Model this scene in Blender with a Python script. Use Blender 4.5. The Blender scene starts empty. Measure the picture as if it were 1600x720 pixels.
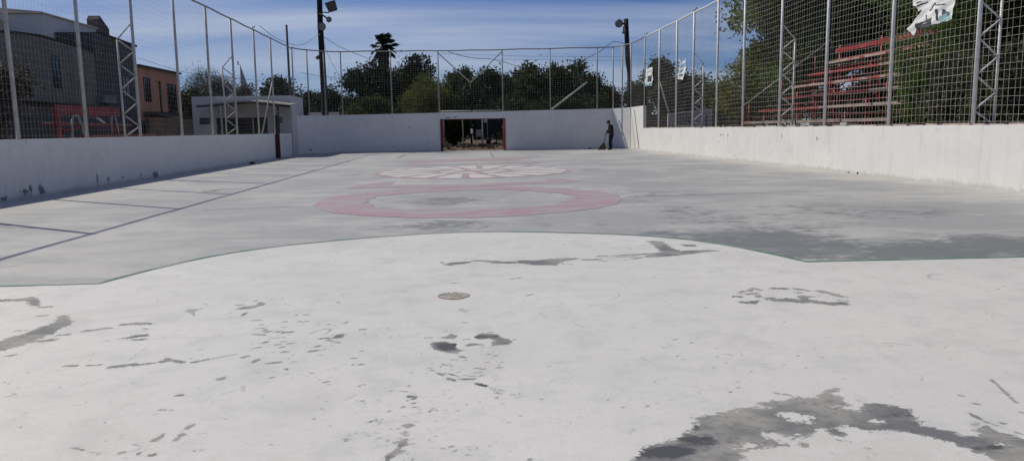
import bpy, bmesh, math, random
import numpy as np
from mathutils import Vector, Matrix, noise as mnoise

SC = bpy.context.scene
COL = SC.collection
R_ = math.radians
rng = np.random.default_rng(7)
random.seed(7)

# ------------------------------------------------------------------ camera
FPX, CAM_H = 1180.0, 1.31                 # focal length in photo pixels (1600 wide), eye height
def _axes():
    dy = np.array([715 - 800, 360 - 203, FPX]); dy /= np.linalg.norm(dy)
    n = np.cross(dy, np.array([1, .015, 0.])); n /= np.linalg.norm(n)
    if n[1] < 0: n = -n
    ex = np.cross(n, dy)
    if ex[0] < 0: ex = -ex
    return np.array([ex, dy, n])          # court axes x (right), y (away), z (up) seen from the camera
AX = _axes()
cam = bpy.data.cameras.new('camera')
cam.sensor_width = 36.0
cam.lens = 36.0 * FPX / 1600.0
cam.clip_start, cam.clip_end = 0.05, 3000
cam_o = bpy.data.objects.new('camera', cam)
COL.objects.link(cam_o)
m = Matrix.Identity(4)
for i in range(3):
    m[i][0], m[i][1], m[i][2] = AX[i][0], AX[i][1], -AX[i][2]
m[2][3] = CAM_H
cam_o.matrix_world = m
SC.camera = cam_o

# ------------------------------------------------------------------ sky, sun, exposure
SUN = Vector((-.74, .55, 1.0)).normalized()       # towards the sun
elev = math.asin(SUN.z)
azim = math.atan2(SUN.x, SUN.y)
world = bpy.data.worlds.new('World'); SC.world = world
world.use_nodes = True
wn, wl = world.node_tree.nodes, world.node_tree.links
wn.clear()
w_out = wn.new('ShaderNodeOutputWorld'); w_bg = wn.new('ShaderNodeBackground')
sky = wn.new('ShaderNodeTexSky'); sky.sky_type = 'NISHITA'; sky.sun_disc = False
sky.sun_elevation = elev; sky.sun_rotation = azim
sky.air_density = 1.0; sky.dust_density = 0.05; sky.ozone_density = 3.0; sky.altitude = 400
tc = wn.new('ShaderNodeTexCoord')
sep = wn.new('ShaderNodeSeparateXYZ'); wl.new(tc.outputs['Generated'], sep.inputs[0])
def wmath(op, a, b=None):
    nd = wn.new('ShaderNodeMath'); nd.operation = op
    for k, v in enumerate((a, b)):
        if v is None: continue
        if isinstance(v, (int, float)): nd.inputs[k].default_value = v
        else: wl.new(v, nd.inputs[k])
    return nd.outputs[0]
zc = wmath('ADD', wmath('MAXIMUM', sep.outputs[2], 0.0), 0.10)
comb = wn.new('ShaderNodeCombineXYZ')
wl.new(wmath('DIVIDE', sep.outputs[0], zc), comb.inputs[0])
wl.new(wmath('DIVIDE', sep.outputs[1], zc), comb.inputs[1])
mp = wn.new('ShaderNodeMapping'); wl.new(comb.outputs[0], mp.inputs[0])
mp.inputs['Rotation'].default_value = (0, 0, R_(-24)); mp.inputs['Scale'].default_value = (.32, .95, 1)
mp.inputs['Location'].default_value = (-6.5, -2.7, 0)
cn = wn.new('ShaderNodeTexNoise'); cn.inputs['Scale'].default_value = .7; cn.inputs['Detail'].default_value = 9
cn.inputs['Roughness'].default_value = .53; cn.inputs['Distortion'].default_value = .35
wl.new(mp.outputs[0], cn.inputs['Vector'])
cr = wn.new('ShaderNodeValToRGB'); wl.new(cn.outputs[0], cr.inputs[0])
cr.color_ramp.elements[0].position = .36; cr.color_ramp.elements[0].color = (0, 0, 0, 1)
cr.color_ramp.elements[1].position = .62; cr.color_ramp.elements[1].color = (.78, .78, .78, 1)
cmix = wn.new('ShaderNodeMix'); cmix.data_type = 'RGBA'
wl.new(wmath('MULTIPLY', wmath('MULTIPLY', cr.outputs[0], wmath('MINIMUM', wmath('ADD', wmath('MULTIPLY', wmath('MAXIMUM', sep.outputs[2], 0.0), 5.0), .4), 1.0)), wmath('SUBTRACT', 1.0, wmath('MULTIPLY', wmath('MAXIMUM', sep.outputs[2], 0.0), .95))), cmix.inputs['Factor'])
tint = wn.new('ShaderNodeMix'); tint.data_type = 'RGBA'; tint.blend_type = 'MULTIPLY'; tint.inputs['Factor'].default_value = 1
wl.new(sky.outputs[0], tint.inputs[6]); tint.inputs[7].default_value = (.52, .73, 1.2, 1)
wl.new(tint.outputs[2], cmix.inputs[6]); cmix.inputs[7].default_value = (10.6, 11.6, 13.6, 1)
wl.new(cmix.outputs[2], w_bg.inputs[0]); w_bg.inputs[1].default_value = .05
wl.new(w_bg.outputs[0], w_out.inputs[0])

sun = bpy.data.lights.new('sun', 'SUN'); sun.energy = 3.5; sun.angle = R_(.53); sun.color = (1, .928, .772)
sun_o = bpy.data.objects.new('sun', sun); COL.objects.link(sun_o)
sun_o.rotation_euler = SUN.to_track_quat('Z', 'Y').to_euler(); sun_o.location = (-30, 20, 40)
SC.view_settings.view_transform = 'Standard'; SC.view_settings.look = 'None'
SC.view_settings.exposure = 0.0; SC.view_settings.gamma = 1.0; SC.view_settings.use_curve_mapping = False
SC.render.engine = 'CYCLES'
SC.cycles.max_bounces = 6; SC.cycles.diffuse_bounces = 2; SC.cycles.transparent_max_bounces = 8
SC.cycles.use_denoising = True

# ------------------------------------------------------------------ measuring helpers: photo pixel -> point on a known plane of the court
def ray(px, py): return AX @ np.array([px - 800, 360 - py, FPX])
def gz(px, py, z=0.0):
    d = ray(px, py); t = (z - CAM_H) / d[2]; return (d[0] * t, d[1] * t)
def onX(px, py, X):
    d = ray(px, py); t = X / d[0]; return (d[1] * t, CAM_H + d[2] * t)      # (y, z)
def onY(px, py, Y):
    d = ray(px, py); t = Y / d[1]; return (d[0] * t, CAM_H + d[2] * t)      # (x, z)
def PY(px, py, Y):
    x, z = onY(px, py, Y); return Vector((x, Y, z))
def PX(px, py, X):
    y, z = onX(px, py, X); return Vector((X, y, z))

# ------------------------------------------------------------------ object helpers
def tag(o, label=None, cat=None, group=None, kind=None):
    if label: o['label'] = label
    if cat: o['category'] = cat
    if group: o['group'] = group
    if kind: o['kind'] = kind
    return o
def thing(name, label, cat, loc=(0, 0, 0), rz=0, group=None):
    o = bpy.data.objects.new(name, None); o.empty_display_size = .3
    COL.objects.link(o); o.location = loc; o.rotation_euler[2] = rz
    return tag(o, label, cat, group)
def link(name, me, mat, parent=None):
    if mat is not None and not me.materials: me.materials.append(mat)
    o = bpy.data.objects.new(name, me); COL.objects.link(o)
    if parent is not None:
        o.parent = parent
        # geometry is given in world coordinates: undo the parent's place
        pm = Matrix.Translation(parent.location) @ parent.rotation_euler.to_matrix().to_4x4()
        if parent.parent is not None:
            pp = parent.parent
            pm = Matrix.Translation(pp.location) @ pp.rotation_euler.to_matrix().to_4x4() @ parent.matrix_parent_inverse @ pm
        o.matrix_parent_inverse = pm.inverted()
    return o
def mesh(name, verts, faces, smooth=False):
    me = bpy.data.meshes.new(name)
    me.from_pydata([tuple(v) for v in verts], [], faces)
    me.update()
    if smooth: me.polygons.foreach_set('use_smooth', [True] * len(me.polygons))
    return me
class MB:
    """collects shapes of one part"""
    def __init__(self): self.v, self.f = [], []
    def add(self, v, f):
        b = len(self.v); self.v += [tuple(p) for p in v]; self.f += [tuple(i + b for i in q) for q in f]; return self
    def box(self, x0, x1, y0, y1, z0, z1):
        v = [(x0,y0,z0),(x1,y0,z0),(x1,y1,z0),(x0,y1,z0),(x0,y0,z1),(x1,y0,z1),(x1,y1,z1),(x0,y1,z1)]
        return self.add(v, [(0,3,2,1),(4,5,6,7),(0,1,5,4),(1,2,6,5),(2,3,7,6),(3,0,4,7)])
    def tube(self, pts, r, n=8, caps=True, r2=None):
        pts = [Vector(p) for p in pts]; rings = []
        N = len(pts); up = Vector((0, 0, 1))
        for i, p in enumerate(pts):
            d = (pts[min(i+1, N-1)] - pts[max(i-1, 0)]).normalized()
            a = d.cross(up)
            if a.length < .05: a = d.cross(Vector((0, 1, 0)))
            a.normalize(); b = d.cross(a).normalized()
            rr = r if not isinstance(r, (list, tuple)) else r[i]
            if r2 is not None: rr = r + (r2 - r) * i / (N - 1)
            rings.append([p + (a * math.cos(t) + b * math.sin(t)) * rr for t in [2*math.pi*(k+.5)/n for k in range(n)]])
        v = [q for rg in rings for q in rg]; f = []
        for i in range(N - 1):
            for k in range(n):
                f.append((i*n+k, i*n+(k+1) % n, (i+1)*n+(k+1) % n, (i+1)*n+k))
        if caps: f.append(tuple(range(n))[::-1]); f.append(tuple((N-1)*n+k for k in range(n)))
        return self.add(v, f)
    def prism(self, poly, h, axis=2):
        """poly: list of 3D points (planar); extruded by vector h"""
        n = len(poly); h = Vector(h); p = [Vector(q) for q in poly]
        v = p + [q + h for q in p]
        f = [tuple(range(n))[::-1], tuple(range(n, 2*n))] + [(i, (i+1) % n, n+(i+1) % n, n+i) for i in range(n)]
        return self.add(v, f)
    def ball(self, c, r, n=10, m=7, sx=1, sy=1, sz=1):
        v, f = [], []
        for i in range(m + 1):
            th = math.pi * i / m
            for k in range(n):
                ph = 2*math.pi*k/n
                v.append((c[0]+sx*r*math.sin(th)*math.cos(ph), c[1]+sy*r*math.sin(th)*math.sin(ph), c[2]+sz*r*math.cos(th)))
        for i in range(m):
            for k in range(n):
                f.append((i*n+k, (i+1)*n+k, (i+1)*n+(k+1) % n, i*n+(k+1) % n))
        return self.add(v, f)
    def build(self, name, mat, parent=None, smooth=False, bevel=0):
        me = mesh(name, self.v, self.f, smooth)
        o = link(name, me, mat, parent)
        if bevel:
            md = o.modifiers.new('bevel', 'BEVEL'); md.width = bevel; md.segments = 2; md.limit_method = 'ANGLE'
        return o

# ------------------------------------------------------------------ materials
class Mat:
    def __init__(self, name, rough=.8, spec=.3):
        self.m = bpy.data.materials.new(name); self.m.use_nodes = True
        self.n, self.l = self.m.node_tree.nodes, self.m.node_tree.links
        self.b = self.n['Principled BSDF']; self.b.inputs['Roughness'].default_value = rough
        self.b.inputs['Specular IOR Level'].default_value = spec
        self._co = None
    def co(self, kind='Object', scale=(1, 1, 1)):
        t = self.n.new('ShaderNodeTexCoord'); mp = self.n.new('ShaderNodeMapping')
        mp.inputs['Scale'].default_value = scale
        self.l.new(t.outputs[kind], mp.inputs[0]); return mp.outputs[0]
    def noise(self, scale, detail=6, rough=.55, vec=None, dist=0.0):
        nd = self.n.new('ShaderNodeTexNoise'); nd.inputs['Scale'].default_value = scale
        nd.inputs['Detail'].default_value = detail; nd.inputs['Roughness'].default_value = rough; nd.inputs['Distortion'].default_value = dist
        self.l.new(vec if vec is not None else self.co(), nd.inputs['Vector']); return nd.outputs[0]
    def put(self, sock, v):
        if isinstance(v, (int, float)): sock.default_value = v
        elif isinstance(v, tuple): sock.default_value = v if len(v) == 4 else v + (1,)
        else: self.l.new(v, sock)
    def math(self, op, a, b=0.0, clamp=False):
        nd = self.n.new('ShaderNodeMath'); nd.operation = op; nd.use_clamp = clamp
        self.put(nd.inputs[0], a); self.put(nd.inputs[1], b); return nd.outputs[0]
    def ramp(self, fac, lo, hi, a=0.0, b=1.0):
        nd = self.n.new('ShaderNodeMapRange'); nd.interpolation_type = 'SMOOTHSTEP'
        self.put(nd.inputs[0], fac)
        for k, v in zip((1, 2, 3, 4), (lo, hi, a, b)): nd.inputs[k].default_value = v
        return nd.outputs[0]
    def mix(self, fac, a, b, mode='MIX'):
        nd = self.n.new('ShaderNodeMix'); nd.data_type = 'RGBA'; nd.blend_type = mode
        self.put(nd.inputs['Factor'], fac); self.put(nd.inputs[6], a); self.put(nd.inputs[7], b); return nd.outputs[2]
    def attr(self, name):
        nd = self.n.new('ShaderNodeAttribute'); nd.attribute_name = name; return nd.outputs['Fac']
    def color(self, c): self.put(self.b.inputs['Base Color'], c); return self
    def bump(self, h, strength=.3, dist=.01):
        nd = self.n.new('ShaderNodeBump'); nd.inputs['Strength'].default_value = strength; nd.inputs['Distance'].default_value = dist
        self.put(nd.inputs['Height'], h); self.l.new(nd.outputs[0], self.b.inputs['Normal']); return self

def simple(name, col, rough=.7, var=.25, scale=3.0, spec=.3, metal=0.0, dirt=None, dscale=1.2, dlo=.5, dhi=.75):
    M = Mat(name, rough, spec); c2 = tuple(x * (1 - var) for x in col)
    c = M.mix(M.ramp(M.noise(scale), .3, .7), c2, col)
    if dirt: c = M.mix(M.ramp(M.noise(dscale, 8, .65), dlo, dhi), c, dirt)
    M.color(c); M.b.inputs['Metallic'].default_value = metal
    return M.m

def leaf_mat(name, dark, light, trans=.35):
    M = Mat(name, .65, .10)
    g = M.n.new('ShaderNodeNewGeometry')
    c = M.mix(g.outputs['Random Per Island'], dark, light)
    M.color(c)
    tr = M.n.new('ShaderNodeBsdfTranslucent'); M.l.new(M.mix(.5, c, light), tr.inputs[0])
    ms = M.n.new('ShaderNodeMixShader'); ms.inputs[0].default_value = trans
    out = M.n['Material Output']
    M.l.new(M.b.outputs[0], ms.inputs[1]); M.l.new(tr.outputs[0], ms.inputs[2]); M.l.new(ms.outputs[0], out.inputs[0])
    return M.m

# floor of the court: grey paint worn down to concrete
def court_grey():
    M = Mat('court_grey_paint', .62, .35)
    co = M.co()
    big = M.noise(.35, 5, .6, co); mid = M.noise(1.6, 8, .62, M.co(scale=(.45, 1, 1))); fine = M.noise(14, 7, .7, co)
    c = M.mix(M.ramp(big, .40, .62), (.355, .36, .368), (.485, .48, .47))
    c = M.mix(M.math('MULTIPLY', M.ramp(mid, .45, .66), .8), c, (.33, .342, .358))
    c = M.mix(M.math('MULTIPLY', M.ramp(M.noise(.9, 8, .7, M.co(scale=(.6, 1.6, 1)), 1.0), .54, .66), .6), c, (.52, .51, .49))
    st = M.attr('stain')
    n1 = M.math('MULTIPLY', M.math('SUBTRACT', M.noise(1.3, 8, .66, M.co(scale=(.8, 1.2, 1)), .8), .5), 1.3)
    n2 = M.math('MULTIPLY', M.math('SUBTRACT', M.noise(7, 9, .74, M.co(scale=(.8, 1.1, 1)), .6), .5), 1.3)
    stm = M.ramp(M.math('ADD', st, M.math('ADD', n1, n2)), .34, .74)
    c = M.mix(M.math('MULTIPLY', stm, .82), c, (.135, .145, .16))
    c = M.mix(M.math('MULTIPLY', M.ramp(fine, .46, .76), .42), c, (.27, .28, .29))
    c = M.mix(M.math('MULTIPLY', M.ramp(M.noise(5, 9, .7, M.co(scale=(.35, 1.2, 1)), .8), .52, .72), .5), c, (.29, .305, .325))
    sp = M.noise(38, 3, .5, co); c = M.mix(M.math('MULTIPLY', M.ramp(sp, .70, .76), .5), c, (.2, .2, .2))
    dust = M.attr('dust'); c = M.mix(M.math('MULTIPLY', M.math('MULTIPLY', dust, M.ramp(mid, .2, .8, .6, 1)), .8, True), c, (.50, .475, .44))
    M.color(c); M.put(M.b.inputs['Roughness'], M.ramp(mid, .3, .7, .5, .75))
    M.bump(M.math('ADD', fine, big), .12, .01)
    return M.m
def court_white():
    M = Mat('court_white_paint', .55, .4)
    co = M.co()
    big = M.noise(.5, 6, .6, co); mid = M.noise(3.2, 8, .62, co); fine = M.noise(22, 6, .65, co)
    c = M.mix(M.ramp(big, .3, .7), (.68, .675, .66), (.755, .745, .725))
    c = M.mix(M.math('MULTIPLY', M.ramp(mid, .46, .74), .6), c, (.53, .535, .535))
    c = M.mix(M.math('MULTIPLY', M.ramp(M.noise(13, 8, .72, M.co(scale=(.7, 1.2, 1))), .5, .78), .5), c, (.50, .50, .50))
    scr = M.noise(5, 5, .6, M.co(scale=(.25, 3.2, 1)), 1.2)
    c = M.mix(M.math('MULTIPLY', M.ramp(scr, .60, .72), .25), c, (.47, .47, .475))
    rust = M.noise(1.9, 5, .6, co); c = M.mix(M.math('MULTIPLY', M.ramp(rust, .62, .78), .22), c, (.62, .52, .44))
    # dark scuffs: thin smears
    sc2 = M.noise(7, 4, .5, M.co(scale=(1.0, .55, 1)), 2.5)
    c = M.mix(M.math('MULTIPLY', M.ramp(sc2, .685, .73), .45), c, (.36, .36, .365))
    gr_ = M.noise(95, 4, .7, co); c = M.mix(M.math('MULTIPLY', M.ramp(gr_, .35, .7, 1, 0), .30), c, (.47, .465, .455))
    dirt_ = M.noise(1.1, 9, .74, co, .7); c = M.mix(M.math('MULTIPLY', M.ramp(dirt_, .50, .66), .42), c, (.54, .53, .505))
    # hairline scratches: thin contour lines kept only in short stretches
    for sc_, st_, lim in ((1.1, (1, .6, 1), .60), (1.9, (.5, 1.3, 1), .62), (2.8, (1.2, .8, 1), .64)):
        q_ = M.noise(sc_, 2, .4, M.co(scale=st_), .4)
        ln_ = M.ramp(M.math('ABSOLUTE', M.math('SUBTRACT', q_, .5)), .0012, .0035, 1.0, 0.0)
        keep_ = M.ramp(M.noise(sc_ * 2.3, 4, .6, M.co(scale=(1.1, .9, 1.7))), lim - .06, lim + .04)
        c = M.mix(M.math('MULTIPLY', M.math('MULTIPLY', ln_, keep_), .65), c, (.27, .27, .275))
    # peeled patches: field drawn over the sheet, ragged by noise
    w = M.attr('wear'); amp = M.attr('rag')
    nz = M.math('SUBTRACT', M.noise(11, 9, .72, M.co(scale=(.75, 1.25, 1)), .9), .5)
    nz2 = M.math('SUBTRACT', M.noise(42, 5, .6, co), .5)
    fld = M.math('ADD', w, M.math('MULTIPLY', M.math('MULTIPLY', amp, 3.4), M.math('ADD', nz, M.math('MULTIPLY', nz2, .5))))
    mask = M.ramp(fld, -.002, .002)
    conc = M.mix(M.ramp(M.noise(2.2, 7, .6, co), .38, .62), (.17, .175, .185), (.34, .33, .315))
    conc = M.mix(M.math('MULTIPLY', M.ramp(M.noise(14, 8, .7, co), .46, .70), .75), conc, (.14, .145, .15))
    prim = M.ramp(M.math('ADD', fld, M.math('MULTIPLY', M.math('SUBTRACT', M.noise(16, 8, .7, co), .5), .10)), .002, .012, .4, 0.0); conc = M.mix(prim, conc, (.46, .455, .445))
    dk = M.ramp(M.math('ADD', M.attr('dark'), M.math('MULTIPLY', M.math('SUBTRACT', M.noise(7, 9, .72, co, .8), .5), 2.4)), .35, .75)
    conc = M.mix(dk, conc, (.075, .08, .09))
    # tiny specks
    v = M.n.new('ShaderNodeTexVoronoi'); v.inputs['Scale'].default_value = 9; v.inputs['Randomness'].default_value = 1
    M.l.new(M.co(scale=(1, .8, 1)), v.inputs['Vector'])
    szn = M.ramp(M.noise(.8, 3, .5, co), .42, .7, .0, .10)
    speck = M.math('MULTIPLY', M.math('LESS_THAN', M.math('ADD', v.outputs['Distance'], M.math('MULTIPLY', nz2, .12)), szn), .85)
    c = M.mix(speck, c, (.20, .20, .205))
    rim = M.ramp(fld, -.014, -.002); c = M.mix(M.math('MULTIPLY', rim, .22), c, (.42, .42, .42))
    M.color(M.mix(mask, c, conc))
    M.put(M.b.inputs['Roughness'], M.ramp(mask, 0, 1, .5, .7))
    M.bump(M.math('SUBTRACT', M.math('MULTIPLY', fine, .12), mask), .35, .002)
    return M.m
def floor_paint(name, col, under=(.43, .44, .45), lo=.5, hi=.68, amt=.7):
    M = Mat(name, .6, .35); co = M.co()
    c = M.mix(M.ramp(M.noise(1.4, 6, .6, co), .3, .7), tuple(x * .88 for x in col), col)
    wv = M.noise(2.6, 9, .68, M.co(scale=(.5, 1, 1)), .6)
    c = M.mix(M.math('MULTIPLY', M.ramp(wv, lo, hi), amt), c, under)
    c = M.mix(M.math('MULTIPLY', M.ramp(M.noise(30, 4, .6, co), .62, .72), .4), c, under)
    M.color(c); return M.m
def wall_paint(name='wall_white_paint', base=(.725, .725, .72)):
    M = Mat(name, .75, .25); co = M.co()
    c = M.mix(M.ramp(M.noise(.6, 6, .6, co), .3, .7), tuple(x * .93 for x in base), base)
    c = M.mix(M.math('MULTIPLY', M.ramp(M.noise(4, 8, .66, M.co(scale=(1, 1, .35))), .52, .78), .30), c, (.56, .56, .55))
    t = M.n.new('ShaderNodeTexCoord'); s = M.n.new('ShaderNodeSeparateXYZ'); M.l.new(t.outputs['Object'], s.inputs[0])
    # splash dirt on the lowest hand's breadth, ragged
    low = M.math('ADD', s.outputs[2], M.math('MULTIPLY', M.noise(3, 7, .7, co), -.35))
    c = M.mix(M.ramp(low, -.17, -.05, .5, 0.0), c, (.34, .33, .31))
    drip = M.noise(7, 6, .65, M.co(scale=(1, 1, .12))); c = M.mix(M.math('MULTIPLY', M.ramp(drip, .50, .70), .24), c, (.47, .465, .455))
    c = M.mix(M.math('MULTIPLY', M.ramp(M.noise(.8, 3, .5, M.co(scale=(1, 1, 2.2))), .53, .545), .16), c, (.80, .80, .79))
    c = M.mix(M.math('MULTIPLY', M.ramp(M.noise(1.7, 4, .6, co), .60, .63), .18), c, (.50, .505, .51))
    w = M.attr('wear'); nz = M.math('SUBTRACT', M.noise(16, 7, .7, co), .5)
    mask = M.ramp(M.math('ADD', w, M.math('MULTIPLY', nz, .22)), -.012, .012)
    c = M.mix(M.math('MULTIPLY', mask, .85), c, (.11, .11, .112))
    M.color(c); M.bump(M.math('SUBTRACT', M.noise(9, 8, .6, co), M.math('MULTIPLY', mask, .6)), .25, .012)
    return M.m
def block_mat(name, a, b, mortar, sc=2.5):
    M = Mat(name, .9, .15)
    br = M.n.new('ShaderNodeTexBrick'); br.inputs['Scale'].default_value = sc
    t = M.n.new('ShaderNodeTexCoord'); s = M.n.new('ShaderNodeSeparateXYZ'); cb = M.n.new('ShaderNodeCombineXYZ')
    M.l.new(t.outputs['Object'], s.inputs[0]); M.l.new(M.math('ADD', s.outputs[0], s.outputs[1]), cb.inputs[0]); M.l.new(s.outputs[2], cb.inputs[1])
    M.l.new(cb.outputs[0], br.inputs['Vector'])
    br.inputs['Color1'].default_value = a + (1,); br.inputs['Color2'].default_value = b + (1,); br.inputs['Mortar'].default_value = mortar + (1,)
    br.inputs['Mortar Size'].default_value = .012
    c = M.mix(M.math('MULTIPLY', M.ramp(M.noise(1.1, 8, .65), .4, .7), .5), br.outputs[0], tuple(x * .6 for x in a))
    M.color(c); return M.m

GREY, WHITE = court_grey(), court_white()
PINK = floor_paint('pink_floor_paint', (.42, .285, .32), under=(.38, .385, .395), lo=.42, hi=.62, amt=.85)
PINKF = floor_paint('faded_pink_floor_paint', (.41, .30, .33), under=(.38, .385, .395), lo=.40, hi=.66, amt=.75)
WPAINT = floor_paint('white_floor_paint', (.64, .62, .61), lo=.48, hi=.72, amt=.6)
GREENL = floor_paint('green_line_paint', (.11, .22, .17), under=(.38, .42, .40), lo=.42, hi=.66, amt=.75)
def spot_paint():
    M = Mat('penalty_spot_paint', .65, .3); co = M.co()
    c = M.mix(M.ramp(M.noise(9, 5, .6, co), .42, .58), (.17, .21, .15), (.33, .24, .22))
    c = M.mix(M.math('MULTIPLY', M.ramp(M.noise(34, 8, .7, co), .46, .60), .85), c, (.56, .54, .52))
    M.color(c); return M.m
SPOT = spot_paint()
WALL = wall_paint()
JOINT_SHADOW = simple('joint_shadow_dark', (.13, .135, .14), .9)
GALV = simple('white_painted_pipe', (.50, .50, .49), .5, .25, 6, .4, dirt=(.36, .27, .2), dscale=2.4, dlo=.62, dhi=.8)  # toned down towards the shaded side of the left fence posts
GALVLIT = simple('sunlit_white_pipe', (.80, .80, .79), .45, .2, 6, .4, dirt=(.45, .36, .28), dscale=2.4, dlo=.62, dhi=.8)  # lit copy of the same pipe paint, for the sunlit right fence
GALVD = simple('grey_pipe', (.34, .34, .335), .5, .3, 5, .4, dirt=(.28, .2, .15), dscale=2, dlo=.55, dhi=.75)  # grey pipe; also the shaded tone of the end fence posts
NET = simple('welded_wire', (.60, .58, .53), .5, .3, 1.0, .4, dirt=(.34, .28, .2), dscale=.7, dlo=.5, dhi=.7)
REDP = simple('red_painted_steel', (.33, .035, .03), .45, .35, 4, .4, dirt=(.30, .10, .09), dscale=1.6, dlo=.5, dhi=.64)
REDW = simple('worn_red_plank', (.34, .07, .065), .6, .4, 3, .3, dirt=(.42, .34, .31), dscale=1.0, dlo=.38, dhi=.56)
REDD = simple('dark_red_steel', (.20, .028, .03), .5, .4, 5, .3, dirt=(.05, .03, .03), dscale=2)
REDM = simple('maroon_painted_steel', (.19, .024, .028), .5, .3, 4, .35)
PALEPL = simple('pale_worn_plank', (.42, .35, .32), .7, .3, 2.5, .25, dirt=(.42, .16, .13), dscale=1.3, dlo=.52, dhi=.66)
BLACKM = simple('black_metal', (.018, .018, .02), .45, .3, 3)
WOODP = simple('tarred_wood_pole', (.020, .017, .015), .85, .4, 3)
GLASSL = simple('lamp_glass', (.20, .20, .20), .15, .4, 12, .6)
LENSB = simple('lamp_reflector', (.30, .33, .38), .25, .3, 10, .6, .6)
BARK = simple('bark', (.12, .095, .075), .95, .45, 8)
PALEBARK = simple('pale_bark', (.26, .23, .20), .95, .4, 8)
DIRT = simple('dry_earth', (.13, .098, .07), .95, .35, 1.5, .1, dirt=(.13, .12, .07), dscale=.5, dlo=.5, dhi=.65)
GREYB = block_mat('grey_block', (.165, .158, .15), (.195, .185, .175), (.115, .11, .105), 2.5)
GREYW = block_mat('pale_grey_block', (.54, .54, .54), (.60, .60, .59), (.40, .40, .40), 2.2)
LILAC = simple('white_stucco', (.60, .60, .62), .9, .15, 1, dirt=(.48, .48, .50), dscale=.5)
CREAM = simple('cream_stucco', (.52, .46, .39), .9, .2, 1)
ORANGE = simple('orange_stucco', (.56, .27, .18), .9, .2, .8, dirt=(.36, .17, .12), dscale=.6)
DKTRIM = simple('dark_trim', (.03, .03, .032), .8)
DKWALL = simple('dark_render', (.085, .085, .088), .9, .3, 1)
BROWNW = block_mat('brown_block', (.115, .09, .075), (.14, .105, .085), (.07, .06, .05), 2.5)
DGLASS = simple('dark_glass', (.012, .013, .014), .12, .2, 1, .6)
ROOFT = simple('pale_roof', (.62, .54, .42), .8, .2, 2)
AWN = simple('corrugated_awning', (.36, .33, .31), .6, .3, 3, dirt=(.22, .18, .16))
BLUEB = simple('dark_blue_panel', (.03, .033, .045), .6, .3, 1.5)
BANNER = simple('white_vinyl', (.78, .79, .80), .5, .08, 1)
PRINTD = simple('print_dark', (.06, .065, .08), .6)
PRINTT = simple('print_teal', (.34, .58, .62), .6, .3, 9)
PRINTB = simple('print_blue', (.35, .52, .66), .6, .3, 9)
L_DARK = leaf_mat('leaf_dark', (.016, .025, .010), (.042, .058, .022), .2)
L_MID = leaf_mat('leaf_mid', (.022, .036, .012), (.066, .092, .028), .3)
L_SHADE = leaf_mat('leaf_shade_tree', (.045, .068, .018), (.15, .19, .05), .45)
L_OVER = leaf_mat('leaf_overhang', (.030, .042, .014), (.11, .13, .04), .4)
L_OLIVE = leaf_mat('leaf_olive', (.050, .062, .018), (.125, .145, .040), .4)
L_YELLOW = leaf_mat('leaf_yellow_green', (.075, .085, .016), (.20, .22, .045), .45)
L_BRIGHT = leaf_mat('leaf_bright', (.05, .09, .02), (.15, .22, .05), .45)
L_GREY = leaf_mat('leaf_greyish', (.075, .070, .055), (.135, .130, .105), .25)
L_HEDGE = leaf_mat('leaf_hedge', (.018, .026, .010), (.15, .15, .09), .25)
L_PALM = leaf_mat('leaf_palm', (.014, .020, .010), (.040, .050, .024), .15)

# ================================================================== SETTING
# ---- ground to the horizon
g = MB().box(-700, 700, -60, 1500, -.6, -.03).build('ground', DIRT); tag(g, kind='structure')

XL, XR, YF = -9.3, 10.45, 47.5          # inner faces of the side walls and of the far wall
# ---- court floor: slab with stain field
STAINS = []   # (x, y, rx, ry, strength)
def stain(px, py, wpx, hpx, s):
    x, y = gz(px, py); x1, _ = gz(px + wpx, py); _, y1 = gz(px, py - hpx); _, y0 = gz(px, py + hpx)
    STAINS.append((x, y, abs(x1 - x), (y1 - y0) / 2, s))
for a in [(1180, 372, 200, 22, .85), (1330, 330, 260, 16, .5), (1000, 300, 120, 12, .45), (1250, 395, 120, 10, .9), (1560, 385, 160, 26, .8), (1450, 392, 240, 18, .95), (1060, 330, 110, 16, .5), (1300, 385, 130, 14, .8), (1120, 345, 120, 22, .55), (1010, 318, 60, 16, .42), (1350, 350, 200, 14, .35),
          (1050, 365, 70, 10, .6), (700, 351, 90, 8, .75), (620, 355, 60, 7, .6), (600, 318, 50, 8, .4), (700, 314, 90, 8, .62), (790, 318, 70, 8, .35),
          (850, 350, 60, 10, .4), (1500, 330, 120, 10, .3), (1200, 310, 80, 6, .3), (250, 375, 60, 8, .28), (420, 360, 80, 9, .3), (330, 300, 25, 4, .4),
          (940, 352, 60, 9, .4), (480, 330, 40, 10, .25), (100, 300, 60, 5, .15), (1060, 292, 70, 4, .3), (1180, 278, 60, 4, .25)]:
    stain(*a)
xs = np.concatenate([np.arange(XL - .15, XR + .15, .12), [XR + .15]]); ys = np.concatenate([np.arange(-4, YF + .15, .12), [YF + .15]])
GX, GY = np.meshgrid(xs, ys)
V = np.stack([GX.ravel(), GY.ravel(), np.zeros(GX.size)], 1)
nx, ny = len(xs), len(ys)
idx = (np.arange(ny - 1)[:, None] * nx + np.arange(nx - 1)[None]).ravel()
Fq = np.stack([idx, idx + 1, idx + nx + 1, idx + nx], 1)
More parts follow.
